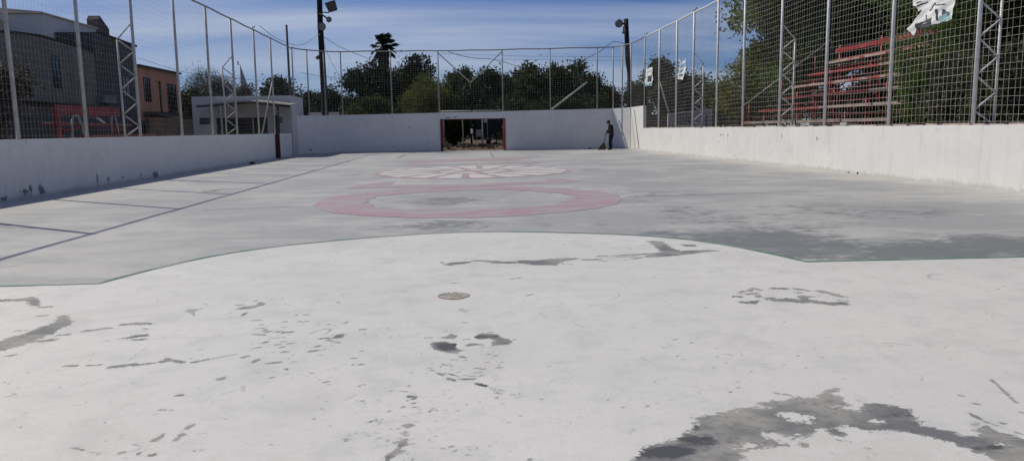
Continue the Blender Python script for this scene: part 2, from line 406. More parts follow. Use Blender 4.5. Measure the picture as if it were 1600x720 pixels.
def np_mesh(name, V, F):
    me = bpy.data.meshes.new(name); n = F.shape[1]
    me.vertices.add(len(V)); me.vertices.foreach_set('co', np.asarray(V, np.float32).ravel())
    me.loops.add(F.size); me.loops.foreach_set('vertex_index', F.astype(np.int32).ravel())
    me.polygons.add(len(F)); me.polygons.foreach_set('loop_start', np.arange(0, F.size, n, dtype=np.int32))
    me.polygons.foreach_set('loop_total', np.full(len(F), n, np.int32))
    me.update(calc_edges=True); return me
def set_attr(me, name, vals):
    a = me.attributes.new(name, 'FLOAT', 'POINT'); a.data.foreach_set('value', np.asarray(vals, np.float32).ravel())
me = np_mesh('court_floor', V, Fq)
st = np.zeros(len(V))
for (x, y, rx, ry, s) in STAINS:
    st = np.maximum(st, s * np.exp(-(((V[:, 0] - x) / rx) ** 2 + ((V[:, 1] - y) / ry) ** 2) * .8))
set_attr(me, 'stain', st)
du = np.clip(1 - (XR - V[:, 0]) / 1.5, 0, 1) * .8 + np.clip(1 - (V[:, 0] - XL - .6) / 1.4, 0, 1) * .75 + np.clip((V[:, 1] - 43.5) / 4, 0, 1) * .6
set_attr(me, 'dust', np.clip(du, 0, 1))
floor = link('court_floor', me, GREY); tag(floor, kind='structure')
MB().box(XL - .15, XR + .15, -4, YF + .15, -.5, -.006).build('slab', GREY, floor)

# ---- white painted goal area with its curved edge
edge_px = [(151, 446), (190, 434), (231, 423), (325, 403.5), (433, 386), (500, 379), (560, 373.4), (693, 365), (797, 363.2), (899, 364.3), (1000, 369), (1070, 375.5), (1136, 384), (1200, 396), (1262, 411)]
ep = np.array([gz(*p) for p in edge_px])
pf = np.polyfit(ep[:, 0], ep[:, 1], 6)
xa, xb = ep[0, 0], ep[-1, 0]
YA, YB = np.polyval(pf, xa), np.polyval(pf, xb)
def yb(x):
    x = np.asarray(x, float)
    return np.where(x < xa, YA + (x - xa) * .004, np.where(x > xb, YB - (x - xb) * .03, np.polyval(pf, np.clip(x, xa, xb))))
wx = np.concatenate([np.arange(XL + .0, -5.4, .4), np.arange(-5.4, -3.2, .03), np.arange(-3.2, 3.2, .0125), np.arange(3.2, 6.6, .03), np.arange(6.6, XR, .4), [XR]])
wy = np.concatenate([np.arange(-4, 2.6, .4), np.arange(2.6, 6.6, .0125)])
wu = np.linspace(0, 1, 90)[0:]
GX, GY = np.meshgrid(wx, wy); top = yb(wx)
GXu = np.repeat(wx[None], len(wu), 0); GYu = 6.6 + wu[:, None] * (top[None] - 6.6)
V = np.stack([np.concatenate([GX.ravel(), GXu.ravel()]), np.concatenate([GY.ravel(), GYu.ravel()]), np.full(GX.size + GXu.size, .004)], 1)
nx, ny = len(wx), len(wy) + len(wu)
idx = (np.arange(ny - 1)[:, None] * nx + np.arange(nx - 1)[None]).ravel()
Fq = np.stack([idx, idx + 1, idx + nx + 1, idx + nx], 1)
wear = np.full(len(V), -.6); rag = np.full(len(V), .03); dark = np.zeros(len(V))
PXY = V[:, :2]
def seg_dist(P, a, b):
    d = b - a; t = np.clip(((P - a) @ d) / max(d @ d, 1e-9), 0, 1)
    return np.linalg.norm(P - (a + t[:, None] * d), axis=1)
def near(pts, pad):
    lo, hi = pts.min(0) - pad, pts.max(0) + pad
    return np.where((PXY[:, 0] > lo[0]) & (PXY[:, 0] < hi[0]) & (PXY[:, 1] > lo[1]) & (PXY[:, 1] < hi[1]))[0]
def apply(ii, s, r):
    b = s > wear[ii]; j = ii[b]; wear[j] = s[b]; rag[j] = r
def poly_in(P, q):
    n = len(q); ins = np.zeros(len(P), bool)
    for i in range(n):
        a, b = q[i], q[(i + 1) % n]
        c = ((a[1] > P[:, 1]) != (b[1] > P[:, 1])) & (P[:, 0] < (b[0] - a[0]) * (P[:, 1] - a[1]) / (b[1] - a[1] + 1e-12) + a[0])
        ins ^= c
    return ins
def patch(pts, off=(0, 0), sc=1.0, r=.05, hole=False):
    q = np.array([gz(off[0] + p[0] / sc, off[1] + p[1] / sc) for p in pts])
    ii = near(q, .3); P = PXY[ii]
    d = np.full(len(P), 9.)
    for i in range(len(q)): d = np.minimum(d, seg_dist(P, q[i], q[(i + 1) % len(q)]))
    s = np.where(poly_in(P, q), d, -d)
    if hole: wear[ii] = np.minimum(wear[ii], -s)
    else: apply(ii, s, r)
def stroke(pts, off=(0, 0), sc=1.0, w=4.0, r=.02):
    """w: thickness in photo pixels as seen in the image (vertical extent)"""
    q = np.array([gz(off[0] + p[0] / sc, off[1] + p[1] / sc) for p in pts])
    dep = q[:, 1].mean(); half = max(.5 * w * dep * dep / (FPX * CAM_H), .004)
    ii = near(q, half + .12); P = PXY[ii]; d = np.full(len(P), 9.)
    for i in range(len(q) - 1): d = np.minimum(d, seg_dist(P, q[i], q[i + 1]))
    apply(ii, half - d, r)
def darker(px, py, w, h, s):
    x, y = gz(px, py); x1, _ = gz(px + w, py); _, y1 = gz(px, py - h); _, y0 = gz(px, py + h)
    global dark
    dark = np.maximum(dark, s * np.exp(-(((PXY[:, 0] - x) / abs(x1 - x)) ** 2 + ((PXY[:, 1] - y) / ((y1 - y0) / 2)) ** 2)))
o_, s_ = (1000, 590), 2.667
patch([(-40, 360), (0, 320), (60, 280), (130, 265), (200, 230), (245, 170), (330, 150), (430, 128), (540, 125), (480, 110), (560, 100), (650, 80), (740, 85), (790, 45), (840, 45), (800, 70), (870, 100), (890, 120), (800, 122), (910, 142), (930, 105), (1050, 118), (1130, 135), (1130, 160), (1170, 185), (1165, 205), (1210, 205), (1320, 238), (1390, 238), (1400, 200), (1440, 195), (1540, 240), (1640, 270), (1700, 400), (1560, 375), (1480, 340), (1340, 290), (1180, 240), (1090, 222), (1040, 222), (980, 225), (920, 222), (860, 205), (830, 215), (850, 240), (790, 235), (760, 215), (700, 240), (620, 250), (540, 235), (500, 240), (560, 262), (640, 280), (690, 275), (680, 290), (560, 290), (440, 312), (420, 350), (300, 400), (-40, 420)], o_, s_, .055)
patch([(570, 155), (640, 148), (720, 168), (712, 190), (660, 186), (600, 168)], o_, s_, hole=True)
patch([(395, 285), (470, 283), (480, 293), (400, 297)], o_, s_, hole=True)
patch([(1480, 270), (1530, 280), (1520, 292), (1485, 285)], o_, s_, hole=True)
patch([(975, 180), (1015, 182), (1010, 190), (980, 190)], o_, s_, hole=True)
stroke([(1370, 150), (1450, 190), (1600, 240)], o_, s_, 3, .02); stroke([(1465, 10), (1520, 60), (1568, 105)], o_, s_, 2.2, .012)
for p in [(905, 97), (560, 65), (605, 72), (1330, 76), (1395, 110), (860, 265), (820, 262), (940, 295), (1500, 190), (1590, 148)]: stroke([p, (p[0] + 18, p[1] + 3)], o_, s_, 2.5, .012)
darker(1035, 708, 70, 12, 1.0); darker(1085, 690, 45, 10, .95); darker(1085, 668, 12, 14, .7); darker(1555, 700, 40, 7, .65); darker(1400, 650, 60, 7, .45); darker(1430, 660, 30, 5, .4)
o_, s_ = (640, 500), 5.145
patch([(160, 205), (200, 180), (300, 175), (330, 185), (390, 190), (370, 225), (450, 245), (380, 275), (300, 265), (210, 245)], o_, s_, .03)
patch([(240, 145), (310, 132), (330, 112), (350, 122), (390, 122), (370, 155), (300, 155)], o_, s_, .025)
patch([(520, 140), (570, 112), (640, 115), (700, 120), (740, 140), (800, 155), (830, 180), (790, 205), (720, 205), (655, 218), (670, 190), (690, 165), (640, 150), (560, 165)], o_, s_, .03)
patch([(450, 210), (480, 185), (520, 190), (600, 195), (540, 205), (470, 215)], o_, s_, .02)
for a, b, w in [((220, 430), (270, 448), 2), ((310, 472), (365, 493), 2.6), ((320, 435), (400, 460), 1.2), ((440, 480), (520, 476), 3), ((540, 514), (620, 536), 3.2), ((640, 548), (740, 600), 1), ((650, 545), (760, 575), 1), ((690, 590), (735, 602), 1.2), ((820, 600), (845, 606), 1.6),
                ((530, 392), (570, 390), 1.6), ((570, 402), (610, 394), 1.6), ((525, 428), (570, 426), 1.8), ((480, 452), (530, 456), 1.6), ((560, 455), (590, 448), 1.4), ((330, 322), (380, 322), 1.6), ((412, 295), (435, 305), 3), ((268, 360), (302, 367), 1.5), ((125, 145), (178, 146), 1.4), ((620, 278), (655, 274), 1.2), ((680, 290), (705, 291), 1.2), ((700, 386), (740, 386), 1), ((430, 22), (470, 23), 1), ((630, 98), (665, 100), 1.2), ((830, 160), (852, 160), 1.4), ((0, 615), (40, 620), 4), ((150, 390), (180, 392), 1.2), ((165, 408), (190, 412), 1.2)]:
    stroke([a, b], o_, s_, w, .012)
darker(700, 542, 30, 9, .75); darker(760, 527, 40, 9, .62); darker(755, 602, 18, 4, .8); darker(735, 593, 20, 4, .6)
o_, s_ = (660, 380), 3.333
patch([(100, 114), (150, 100), (262, 95), (240, 106), (150, 119)], o_, s_, .05)
for a, b, w in [((280, 93), (390, 97), 2.4), ((375, 103), (470, 102), 3), ((850, 88), (910, 86), 2.4), ((920, 70), (1080, 63), 1.4), ((940, 78), (1120, 70), 1), ((1020, 66), (1230, 54), 2), ((960, 92), (920, 95), 1), ((1060, 88), (1130, 78), 1.2), ((90, 98), (110, 104), .8), ((730, 110), (780, 112), 1), ((460, 188), (510, 182), 1), ((150, 210), (180, 208), 1), ((540, 275), (575, 268), 1)]:
    stroke([a, b], o_, s_, w, .05 if w > 1 else .02)
patch([(480, 92), (600, 90), (680, 82), (800, 77), (825, 84), (730, 97), (690, 117), (560, 116), (500, 105)], o_, s_, .07)
patch([(1170, -10), (1250, -10), (1300, 28), (1340, 40), (1480, 36), (1555, 40), (1400, 58), (1270, 72), (1130, 76), (1245, 46)], o_, s_, .06)
patch([(1330, 5), (1420, 10), (1440, 18), (1370, 18)], o_, s_, .05)
o_, s_ = (1130, 430), 7.27
for pts, w in [([(550, 272), (620, 290), (740, 282), (880, 303), (1000, 300), (1200, 330), (1350, 325)], 5.5), ([(1100, 185), (1200, 205), (1350, 245)], 3.5), ([(570, 155), (700, 156)], 3), ([(830, 160), (980, 182)], 2.4), ([(890, 243), (1010, 250)], 2.2), ([(920, 255), (930, 295)], 4), ([(180, 212), (230, 185)], 2), ([(275, 217), (380, 205)], 2.5), ([(300, 185), (350, 152), (430, 172)], 2), ([(230, 312), (290, 318), (370, 300)], 4), ([(140, 246), (190, 250)], 3), ([(380, 235), (400, 250)], 2.4), ([(1330, 290), (1400, 296)], 2), ([(840, 205), (880, 202)], 1.2)]:
    stroke(pts, o_, s_, w, .05)
o_, s_ = (0, 440), 6.0
patch([(-60, 580), (0, 560), (100, 520), (240, 490), (380, 430), (520, 385), (530, 350), (570, 315), (650, 325), (700, 380), (600, 430), (500, 480), (340, 560), (210, 605), (0, 650), (-60, 670)], o_, s_, .06)
patch([(-60, 172), (0, 172), (240, 158), (320, 145), (380, 180), (370, 235), (290, 230), (230, 185), (0, 192), (-60, 192)], o_, s_, .05)
for a, b, w in [((1150, 405), (1390, 396), 3.5), ((800, 465), (1020, 440), 2.4), ((1215, 530), (1360, 505), 3.5), ((1130, 536), (1180, 532), 2), ((1250, 548), (1330, 545), 2), ((400, 562), (480, 550), 4), ((560, 508), (620, 500), 2.4), ((390, 245), (445, 240), 3), ((160, 465), (240, 460), 2), ((370, 325), (430, 320), 1.4), ((990, 565), (1020, 555), 1.6), ((90, 697), (140, 690), 2)]:
    stroke([a, b], o_, s_, w, .05)
o_, s_ = (0, 420), 2.4
for a, b, w in [((420, 370), (500, 360), 4), ((500, 363), (575, 355), 3), ((610, 350), (640, 345), 4), ((625, 340), (680, 352), 3.4), ((730, 352), (775, 342), 3), ((245, 366), (280, 365), 2.4), ((335, 363), (380, 362), 2), ((580, 645), (610, 625), 3), ((655, 645), (690, 620), 4), ((705, 598), (725, 586), 3.4), ((735, 685), (765, 682), 3.6), ((450, 695), (462, 690), 4), ((515, 700), (535, 685), 2), ((560, 704), (572, 700), 3.6), ((270, 672), (365, 695), 1.6), ((670, 478), (682, 475), 3), ((600, 530), (610, 525), 2), ((825, 415), (838, 410), 3.4)]:
    stroke([a, b], o_, s_, w, .025)
o_, s_ = (360, 440), 4.5
patch([(40, 200), (75, 180), (180, 170), (190, 150), (220, 142), (250, 158), (200, 182), (120, 195)], o_, s_, .03)
patch([(705, 402), (740, 375), (810, 368), (790, 398)], o_, s_, .03)
for a, b, w in [((50, 168), (90, 165), 1.5), ((620, 405), (690, 398), 1.8), ((685, 415), (765, 432), 1.6), ((85, 240), (110, 222), 1.6), ((160, 275), (205, 274), 1.8), ((170, 373), (240, 378), 1.6), ((250, 358), (285, 350), 2), ((330, 355), (360, 354), 2), ((385, 358), (430, 357), 2.2), ((270, 405), (380, 393), 1), ((235, 435), (255, 425), 2), ((355, 427), (400, 422), 1.2), ((325, 446), (345, 444), 1.6), ((355, 464), (372, 460), 2), ((365, 500), (400, 496), 2.2), ((80, 538), (118, 528), 2.6), ((165, 568), (195, 550), 3), ((260, 580), (345, 570), 3), ((570, 494), (605, 488), 3), ((600, 460), (625, 455), 2.4), ((855, 540), (880, 543), 1.6), ((910, 585), (930, 585), 2), ((920, 490), (924, 490), 2), ((660, 712), (700, 703), 2), ((730, 613), (752, 612), 1.4), ((285, 680), (315, 675), 1.8), ((915, 340), (945, 336), 1.4), ((510, 285), (540, 281), 1.4), ((370, 287), (395, 284), 1.4), ((185, 332), (230, 330), 1.4), ((430, 566), (465, 566), 1.4), ((280, 640), (300, 636), 1.4)]:
    stroke([a, b], o_, s_, w, .014)
o_, s_ = (560, 580), 5.143
patch([(340, 442), (400, 420), (470, 440), (400, 465)], o_, s_, .012)
patch([(220, 685), (300, 632), (330, 565), (390, 545), (412, 600), (340, 620), (395, 650), (300, 672), (252, 718), (300, 740), (240, 780), (170, 790)], o_, s_, .018)
for a, b, w in [((405, 212), (450, 208), 3), ((345, 165), (385, 168), 1.6), ((430, 262), (455, 258), 1.4), ((440, 294), (460, 292), 1.4), ((435, 350), (458, 347), 1.4), ((460, 408), (485, 407), 1.6), ((570, 330), (605, 300), 1.2), ((165, 430), (195, 385), .8), ((575, 573), (600, 572), 2), ((580, 620), (620, 620), 1.4), ((735, 612), (752, 610), 2), ((760, 655), (790, 635), 2), ((1050, 602), (1058, 602), 2.2), ((1050, 694), (1080, 694), 2), ((870, 678), (888, 678), 1.6), ((1355, 612), (1380, 612), 1.4), ((1200, 413), (1220, 413), 1.2), ((1365, 715), (1385, 712), 3), ((690, 455), (698, 455), 1.6), ((170, 463), (185, 463), 2), ((100, 410), (106, 405), 2.4), ((1470, 228), (1476, 228), 1.8), ((670, 625), (690, 625), 2.2), ((425, 590), (445, 586), 2.2), ((350, 500), (390, 495), 2), ((370, 520), (400, 515), 1.6), ((180, 535), (215, 545), 1.2)]:
    stroke([a, b], o_, s_, w, .010)
# loose small chips
r2 = random.Random(3)
def chips(n, cx, cy, sx, sy, wmax=1.8, lmax=7):
    for _ in range(n):
        x, y = r2.gauss(cx, sx), r2.gauss(cy, sy)
        if y < 400 or y > 735 or (x > 0 and y < 372 + abs(x - 800) * .13): continue
        q_ = r2.random() ** 2.2; l = 1 + (lmax - 1) * q_ ; a = r2.gauss(.05, .25)
        stroke([(x, y), (x + l * math.cos(a), y - l * math.sin(a))], w=.5 + (wmax - .5) * q_ * r2.uniform(.5, 1.2), r=.012)
chips(55, 450, 530, 55, 28); chips(60, 590, 610, 60, 45, 1.3, 4); chips(75, 610, 690, 35, 30, 1.5, 4); chips(60, 740, 580, 50, 25, 1.3, 5)
chips(24, 700, 660, 90, 40, 1.5, 4); chips(34, 1110, 560, 60, 22, 1.0, 5); chips(22, 800, 500, 300, 60, .8, 3); chips(14, 1300, 540, 160, 50, 1.0, 5); chips(26, 1080, 640, 60, 30, 1.4, 5); chips(18, 300, 640, 120, 50, 1.4, 4)
me = np_mesh('white_paint', V, Fq)
set_attr(me, 'wear', wear); set_attr(me, 'rag', rag); set_attr(me, 'dark', dark)
link('white_paint', me, WHITE, floor)

def flat(name, pts, z, mat, parent):
    return MB().add([(p[0], p[1], z) for p in pts], [tuple(range(len(pts)))]).build(name, mat, parent)
# green edge line
ex_ = np.concatenate([np.linspace(XL, xa, 30), np.linspace(xa, xb, 160)[1:], np.linspace(xb, XR, 30)[1:]]); ey_ = yb(ex_)
tx = np.gradient(ex_); ty = np.gradient(ey_); ln = np.hypot(tx, ty); nxn, nyn = -ty / ln, tx / ln
v, f = [], []
for i in range(len(ex_)):
    wdt = .045
    v += [(ex_[i] - nxn[i] * .012, ey_[i] - nyn[i] * .012, .008), (ex_[i] + nxn[i] * wdt, ey_[i] + nyn[i] * wdt, .008)]
    if i: f.append((2*i-2, 2*i, 2*i+1, 2*i-1))
MB().add(v, f).build('green_edge_line', GREENL, floor)
# penalty spot
c = gz(709, 463); flat('penalty_spot', [(c[0] + .125 * math.cos(t) * (1 + .06 * math.sin(3*t) + random.uniform(-.06, .06)), c[1] + .125 * math.sin(t) * (1 + random.uniform(-.07, .07))) for t in np.linspace(0, 2*math.pi, 60)[:-1]], .008, SPOT, floor)
# pink ring
L_, Rr, Bt, Tp = gz(487, 319.5), gz(975, 309.5), gz(713, 340.6), gz(760, 291.5)
RC = ((L_[0] + Rr[0]) / 2, (Bt[1] + Tp[1]) / 2); RX, RY = (Rr[0] - L_[0]) / 2, (Tp[1] - Bt[1]) / 2
Li, Ri, Bi, Ti = gz(571, 314), gz(899, 309), gz(716, 328.5), gz(764, 297)
IC = ((Li[0] + Ri[0]) / 2, (Bi[1] + Ti[1]) / 2); IX, IY = (Ri[0] - Li[0]) / 2, (Ti[1] - Bi[1]) / 2
v, f = [], []; N = 120
for i in range(N):
    t = 2*math.pi*i/N; w1 = 1 + random.uniform(-.010, .010) + .008*math.sin(7*t) + .006*math.sin(23*t); w2 = 1 + random.uniform(-.03, .03) + .03*math.sin(5*t+1) + .02*math.sin(17*t) + .012*math.sin(41*t)
    v += [(RC[0] + RX*w1*math.cos(t), RC[1] + RY*w1*math.sin(t), .004), (IC[0] + IX*w2*math.cos(t), IC[1] + IY*w2*math.sin(t), .004)]
    f.append((2*i, (2*i+2) % (2*N), (2*i+3) % (2*N), 2*i+1))
MB().add(v, f).build('pink_ring', PINK, floor)
# emblem: pink disc with white curved petals
A, B_, C_, D_ = gz(580, 274), gz(893, 266), gz(738, 259.6), gz(736, 279.2)
EC = ((A[0] + B_[0]) / 2, (C_[1] + D_[1]) / 2); EX, EY = (B_[0] - A[0]) / 2, (C_[1] - D_[1]) / 2
def E_(r, t): return (EC[0] + EX * r * math.cos(t), EC[1] + EY * r * math.sin(t))
emb = flat('emblem_disc', [E_(1, 2*math.pi*i/90) for i in range(90)], .004, PINK, floor)
NP = 18
for k in range(NP):
    t0 = 2*math.pi*(k + .5)/NP; wd = math.pi/NP
    pts = []
    tw = .16
    for r in np.linspace(.42, .96, 9): pts.append(E_(r, t0 + wd * (.72 if r > .5 else .55) + tw * (r - .42)))
    for r in np.linspace(.96, .42, 9): pts.append(E_(r, t0 - wd * (.72 if r > .5 else .55) + tw * (r - .42)))
    flat('petal', pts[::-1], .008, WPAINT, emb)
for k in range(6):
    t0 = 2*math.pi*k/6 + .26; wd = math.pi/6 * .68
    pts = [E_(r, t0 + wd * (1 if r > .2 else .6) - .1 * (r - .1)) for r in np.linspace(.12, .36, 6)] + [E_(r, t0 - wd * (1 if r > .2 else .6) - .1 * (r - .1)) for r in np.linspace(.36, .12, 6)]
    flat('inner_petal', pts[::-1], .008, WPAINT, emb)
def ribbon(pts, mat=PINKF): flat('pink_ribbon', [gz(*p) for p in pts], .004, mat, floor)
ribbon([(632, 253.5), (648, 250), (700, 249.2), (790, 247.2), (836, 245.2), (842, 246.4), (800, 250.2), (720, 252.2), (655, 253.8)])
ribbon([(621, 259), (640, 257.4), (700, 256.4), (800, 254), (818, 253), (852, 251.6), (846, 254), (826, 257), (816, 256.6), (822, 255), (780, 256), (680, 258.2), (656, 259.4)])
ribbon([(541, 295), (560, 289), (617, 284), (612, 289.2), (640, 289.2), (700, 288.5), (740, 288), (800, 284.8), (858, 283), (852, 279.4), (880, 280.2), (907, 282.4), (880, 286.6), (830, 287.6), (760, 291), (690, 292.8), (600, 294)])
ribbon([(529, 274.6), (545, 272.6), (566, 272.4), (556, 274.2)]); ribbon([(905, 265), (925, 262.8), (940, 264), (925, 265.4)])
# hairline joints and painted bracket shadows on the grey floor
def joint_shadow(pts, w=.02):
    q = [Vector((*gz(*p), .003)) for p in pts]; v, f = [], []
    for i, p in enumerate(q):
        d = (q[min(i+1, len(q)-1)] - q[max(i-1, 0)]).normalized(); n = Vector((-d.y, d.x, 0)) * w / 2
        v += [p - n, p + n]
        if i: f.append((2*i-2, 2*i-1, 2*i+1, 2*i))
    MB().add(v, f).build('joint_shadow_line', JOINT_SHADOW, floor)
joint_shadow([(980, 307.5), (1100, 304), (1180, 301.5), (1264, 300)], .03)
joint_shadow([(318, 328.5), (400, 325), (455, 322.5)], .02)
joint_shadow([(1030, 266), (1095, 264.5)], .035); joint_shadow([(766, 239), (771, 246)], .05); joint_shadow([(620, 247), (634, 242)], .09)
joint_shadow([(330, 298), (352, 295.5), (405, 294)], .07); joint_shadow([(316, 299.5), (338, 299)], .10)  # cast shadows of the left fence brackets, painted as dark strips

# ================================================================== WALLS
def wall_mesh(path, h, thick, wears=(), step=.09, z0=-.05):
    """path: inner-face points; outward = right-hand side of travel; h: height or function of point"""
    P = [Vector((p[0], p[1], 0)) for p in path]; pts = []; nrm = []
    for i in range(len(P) - 1):
        d = P[i+1] - P[i]; n = max(1, int(d.length / step))
        for k in range(n + (1 if i == len(P) - 2 else 0)): pts.append(P[i] + d * (k / n))
    N = len(pts)
    for i in range(N):
        d = (pts[min(i+1, N-1)] - pts[max(i-1, 0)]).normalized(); nrm.append(Vector((d.y, -d.x, 0)))
    hs = [h(p) if callable(h) else h for p in pts]
    M_ = max(4, int(max(hs) / step)); v = []; s = 0; S = []
    for i, p in enumerate(pts):
        if i: s += (p - pts[i-1]).length
        for k in range(M_ + 1):
            v.append((p.x, p.y, z0 + (hs[i] - z0) * k / M_)); S.append((s, v[-1][2]))
    b = len(v)
    for i, p in enumerate(pts):
        q = p + nrm[i] * thick; v += [(q.x, q.y, hs[i]), (q.x, q.y, z0)]; S += [(-9, -9)] * 2
    f = []
    for i in range(N - 1):
        for k in range(M_): f.append((i*(M_+1)+k, i*(M_+1)+k+1, (i+1)*(M_+1)+k+1, (i+1)*(M_+1)+k))
        t0, t1 = i*(M_+1)+M_, (i+1)*(M_+1)+M_
        f += [(t0, b+2*i, b+2*i+2, t1), (b+2*i, b+2*i+1, b+2*i+3, b+2*i+2)]
    f.append(tuple([k for k in range(M_+1)][::-1] + [b+1, b]) [::-1])
    e = (N-1)*(M_+1); f.append(tuple([e+k for k in range(M_+1)] + [b+2*N-2, b+2*N-1]))
    me = mesh('wall', v, f)
    S = np.array(S); w = np.full(len(S), -.5)
    for (a, zb_, l, hh) in wears:
        dd = np.hypot((S[:, 0] - a) / l, (S[:, 1] - zb_) / hh); w = np.maximum(w, (1 - dd) * min(l, hh) * .8)
    set_attr(me, 'wear', w)
    return me
YL0, YR0 = 3.0, 2.0
def sL(px, py): y, z = onX(px, py, XL); return (y - YL0, z)      # travelling +y with outward to the left: reversed below
wl_w = []
for px, py, l, h in [(40, 301, .16, .07), (48, 297, .07, .10), (64, 296, .10, .12), (70, 299, .06, .06), (30, 304, .08, .03), (152, 278, .05, .16), (169, 281, .06, .10), (243, 273, .22, .10), (220, 274, .06, .06), (6, 310, .14, .05), (192, 277, .07, .03)]:
    y, z = onX(px, py, XL); wl_w.append((43.5 - y, z, l, h))
# path so that the outward side lies to the right of travel: left wall is walked from far to near
lw = link('boundary_wall', wall_mesh([(XL, 43.5), (XL, YL0)], 1.25, .18, wl_w), WALL)
tag(lw, 'low white court wall in shade below the red bench, left side', 'wall')
wr_w = []
for px, py, l, h in [(1127, 211, .25, .05), (1137, 212, .09, .07), (1221, 213, .05, .10), (1214, 219, .04, .06), (1277, 216, .10, .07), (1203, 222, .05, .05), (1123, 222, .06, .05), (1148, 244, .05, .08), (1280, 263, .03, .09), (1490, 289, .15, .03), (1100, 238, .12, .03)]:
    y, z = onX(px, py, XR); wr_w.append((y - YR0, z, l, h * .7))
rw = link('boundary_wall', wall_mesh([(XR, YR0), (XR, 42.4)], lambda p: 1.25 + .012 * math.sin(p.y * 1.7) * math.sin(p.y * .43), .18, wr_w), WALL)
tag(rw, 'long low sunlit white court wall below the red bleachers, right side', 'wall')
for px in (1325.5, 1340):
    y, z = onX(px, 272, XR); MB().prism([(XR - .006, y - .07, z - .09), (XR - .006, y + .07, z - .09), (XR - .006, y + .015, z + .06), (XR - .006, y - .02, z + .06)], (.004, 0, 0)).build('drain_hole', DKTRIM, rw)
coping = MB()
y = YR0
while y < 42:                                            # rough mortar crust along the wall top
    l = random.uniform(.25, .9); hgt = random.uniform(.008, .03)
    coping.box(XR + .01, XR + .17, y, y + l, 1.235, 1.262 + hgt); y += l + random.uniform(0, .35)
coping.build('mortar_crust', simple('pinkish_mortar', (.50, .42, .38), .9, .35, 5), rw)

hF = lambda p: 2.385 + .011 * p.x
GL, GR = onY(690, 200, YF)[0], onY(788, 200, YF)[0]; GT = 1.96
arc = [(XL + 2.4 - 2.4 * math.cos(a), YF - 2.4 + 2.4 * math.sin(a)) for a in np.linspace(0, math.pi/2, 14)]    # from left side to far side
fw = thing('end_wall', 'tall white end wall in shade with goal opening, behind the sweeper', 'wall', (0, YF, 0))
wf = [(3.0, .3, .05, .05), (8.2, .25, .10, .09), (2.0, 1.5, .05, .05)]
# walked so that outward lies to the right: from right side ... we walk from near-right corner? outward of far wall is +y; travel must be -x -> right-hand side is +y
link('left_section', wall_mesh([(GL, YF)] + arc[::-1], hF, .18, wf), WALL, fw)
link('right_section', wall_mesh([(XR, 42.4), (XR, 45.9), (9.75, YF), (GR, YF)], hF, .18, [(1.0, .5, .04, .05)]), WALL, fw)
lv = MB(); lv.box(GL, GR, YF + .003, YF + .177, GT, hF(Vector((1, 0, 0))) - .004)
lo = lv.build('lintel', WALL, fw)
set_attr(lo.data, 'wear', [-.5] * 8)
for px, pyy, l in [(700, 184, .28), (711, 183.2, .2)]:
    x, z = onY(px, pyy, YF); MB().box(x - l/2, x + l/2, YF - .004, YF + .01, z - .02, z + .02).build('chipped_plaster', DKTRIM, fw)
sill = MB().box(GL, GR, YF - .05, YF + .5, -.03, .012).build('threshold', GREY, fw)
set_attr(sill.data, 'stain', [0] * 8); set_attr(sill.data, 'dust', [.6] * 8)

# goal frame posts
gf = thing('goal_frame', 'dark red goal posts at the opening in the end wall', 'goal', ((GL + GR) / 2, YF, 0))
for x in (GL, GR):
    MB().box(x - .075, x + .075, YF - .06, YF + .14, 0, GT + .02).build('post', REDD if x == GL else REDP, gf, bevel=.01)
MB().box(GL + .08, GR - .08, YF - .02, YF + .06, GT - .03, GT + .015).build('crossbar', REDD, gf)

# ================================================================== FENCES
def pipe_mesh(length, r, n=10):
    return MB().tube([(0, 0, 0), (0, 0, length)], r, n)
def net_mesh(path, z0, z1, cell=.155, hw=.0026, seed=1):
    rr = random.Random(seed); b = MB(); P = [Vector((p[0], p[1], 0)) for p in path]
    cum = [0]
    for i in range(1, len(P)): cum.append(cum[-1] + (P[i] - P[i-1]).length)
    L = cum[-1]
    def at(s):
        s = min(max(s, 0), L)
        for i in range(1, len(P)):
            if s <= cum[i] + 1e-6:
                t = (s - cum[i-1]) / (cum[i] - cum[i-1] + 1e-9); return P[i-1].lerp(P[i], t)
        return P[-1].copy()
    def strand(pts):
        b.tube(pts, hw * 1.4, 4, False)
    ns = int(L / cell)
    jit = [rr.gauss(0, .006) for _ in range(ns + 1)]
    def wob(s, z): return Vector((0, 0, 0))
    for i in range(ns + 1):
        s = i * cell; p = at(s + jit[i]); p2 = at(s + jit[i] + rr.gauss(0, .012)); zt = z1(at(s)); zb_ = z0(at(s))
        strand([(p.x, p.y, zb_ + .02), (p2.x, p2.y, (zb_ + zt) / 2), (p.x, p.y, zt)])
    nh = int(4.8 / cell)
    for k in range(nh):
        seg = 1.05; m_ = int(L / seg); pts = []; off = rr.gauss(0, .008); ph = rr.uniform(0, 6)
        for j in range(m_ + 1):
            p = at(j * L / m_); zb_, zt = z0(p), z1(p)
            z = zb_ + .06 + k * cell * (zt - zb_) / 4.8 + off + .022 * math.sin(j * 1.05 + ph * .2) + rr.gauss(0, .006)
            pts.append((p.x, p.y, z))
        strand(pts)
    return mesh('net', b.v, b.f)
def add_post(parent, x, y, z0, z1, r=.044, mat=GALV, lean=(0, 0)):
    return MB().tube([(x, y, z0), (x + lean[0], y + lean[1], z1)], r, 10).build('post', mat, parent, True)
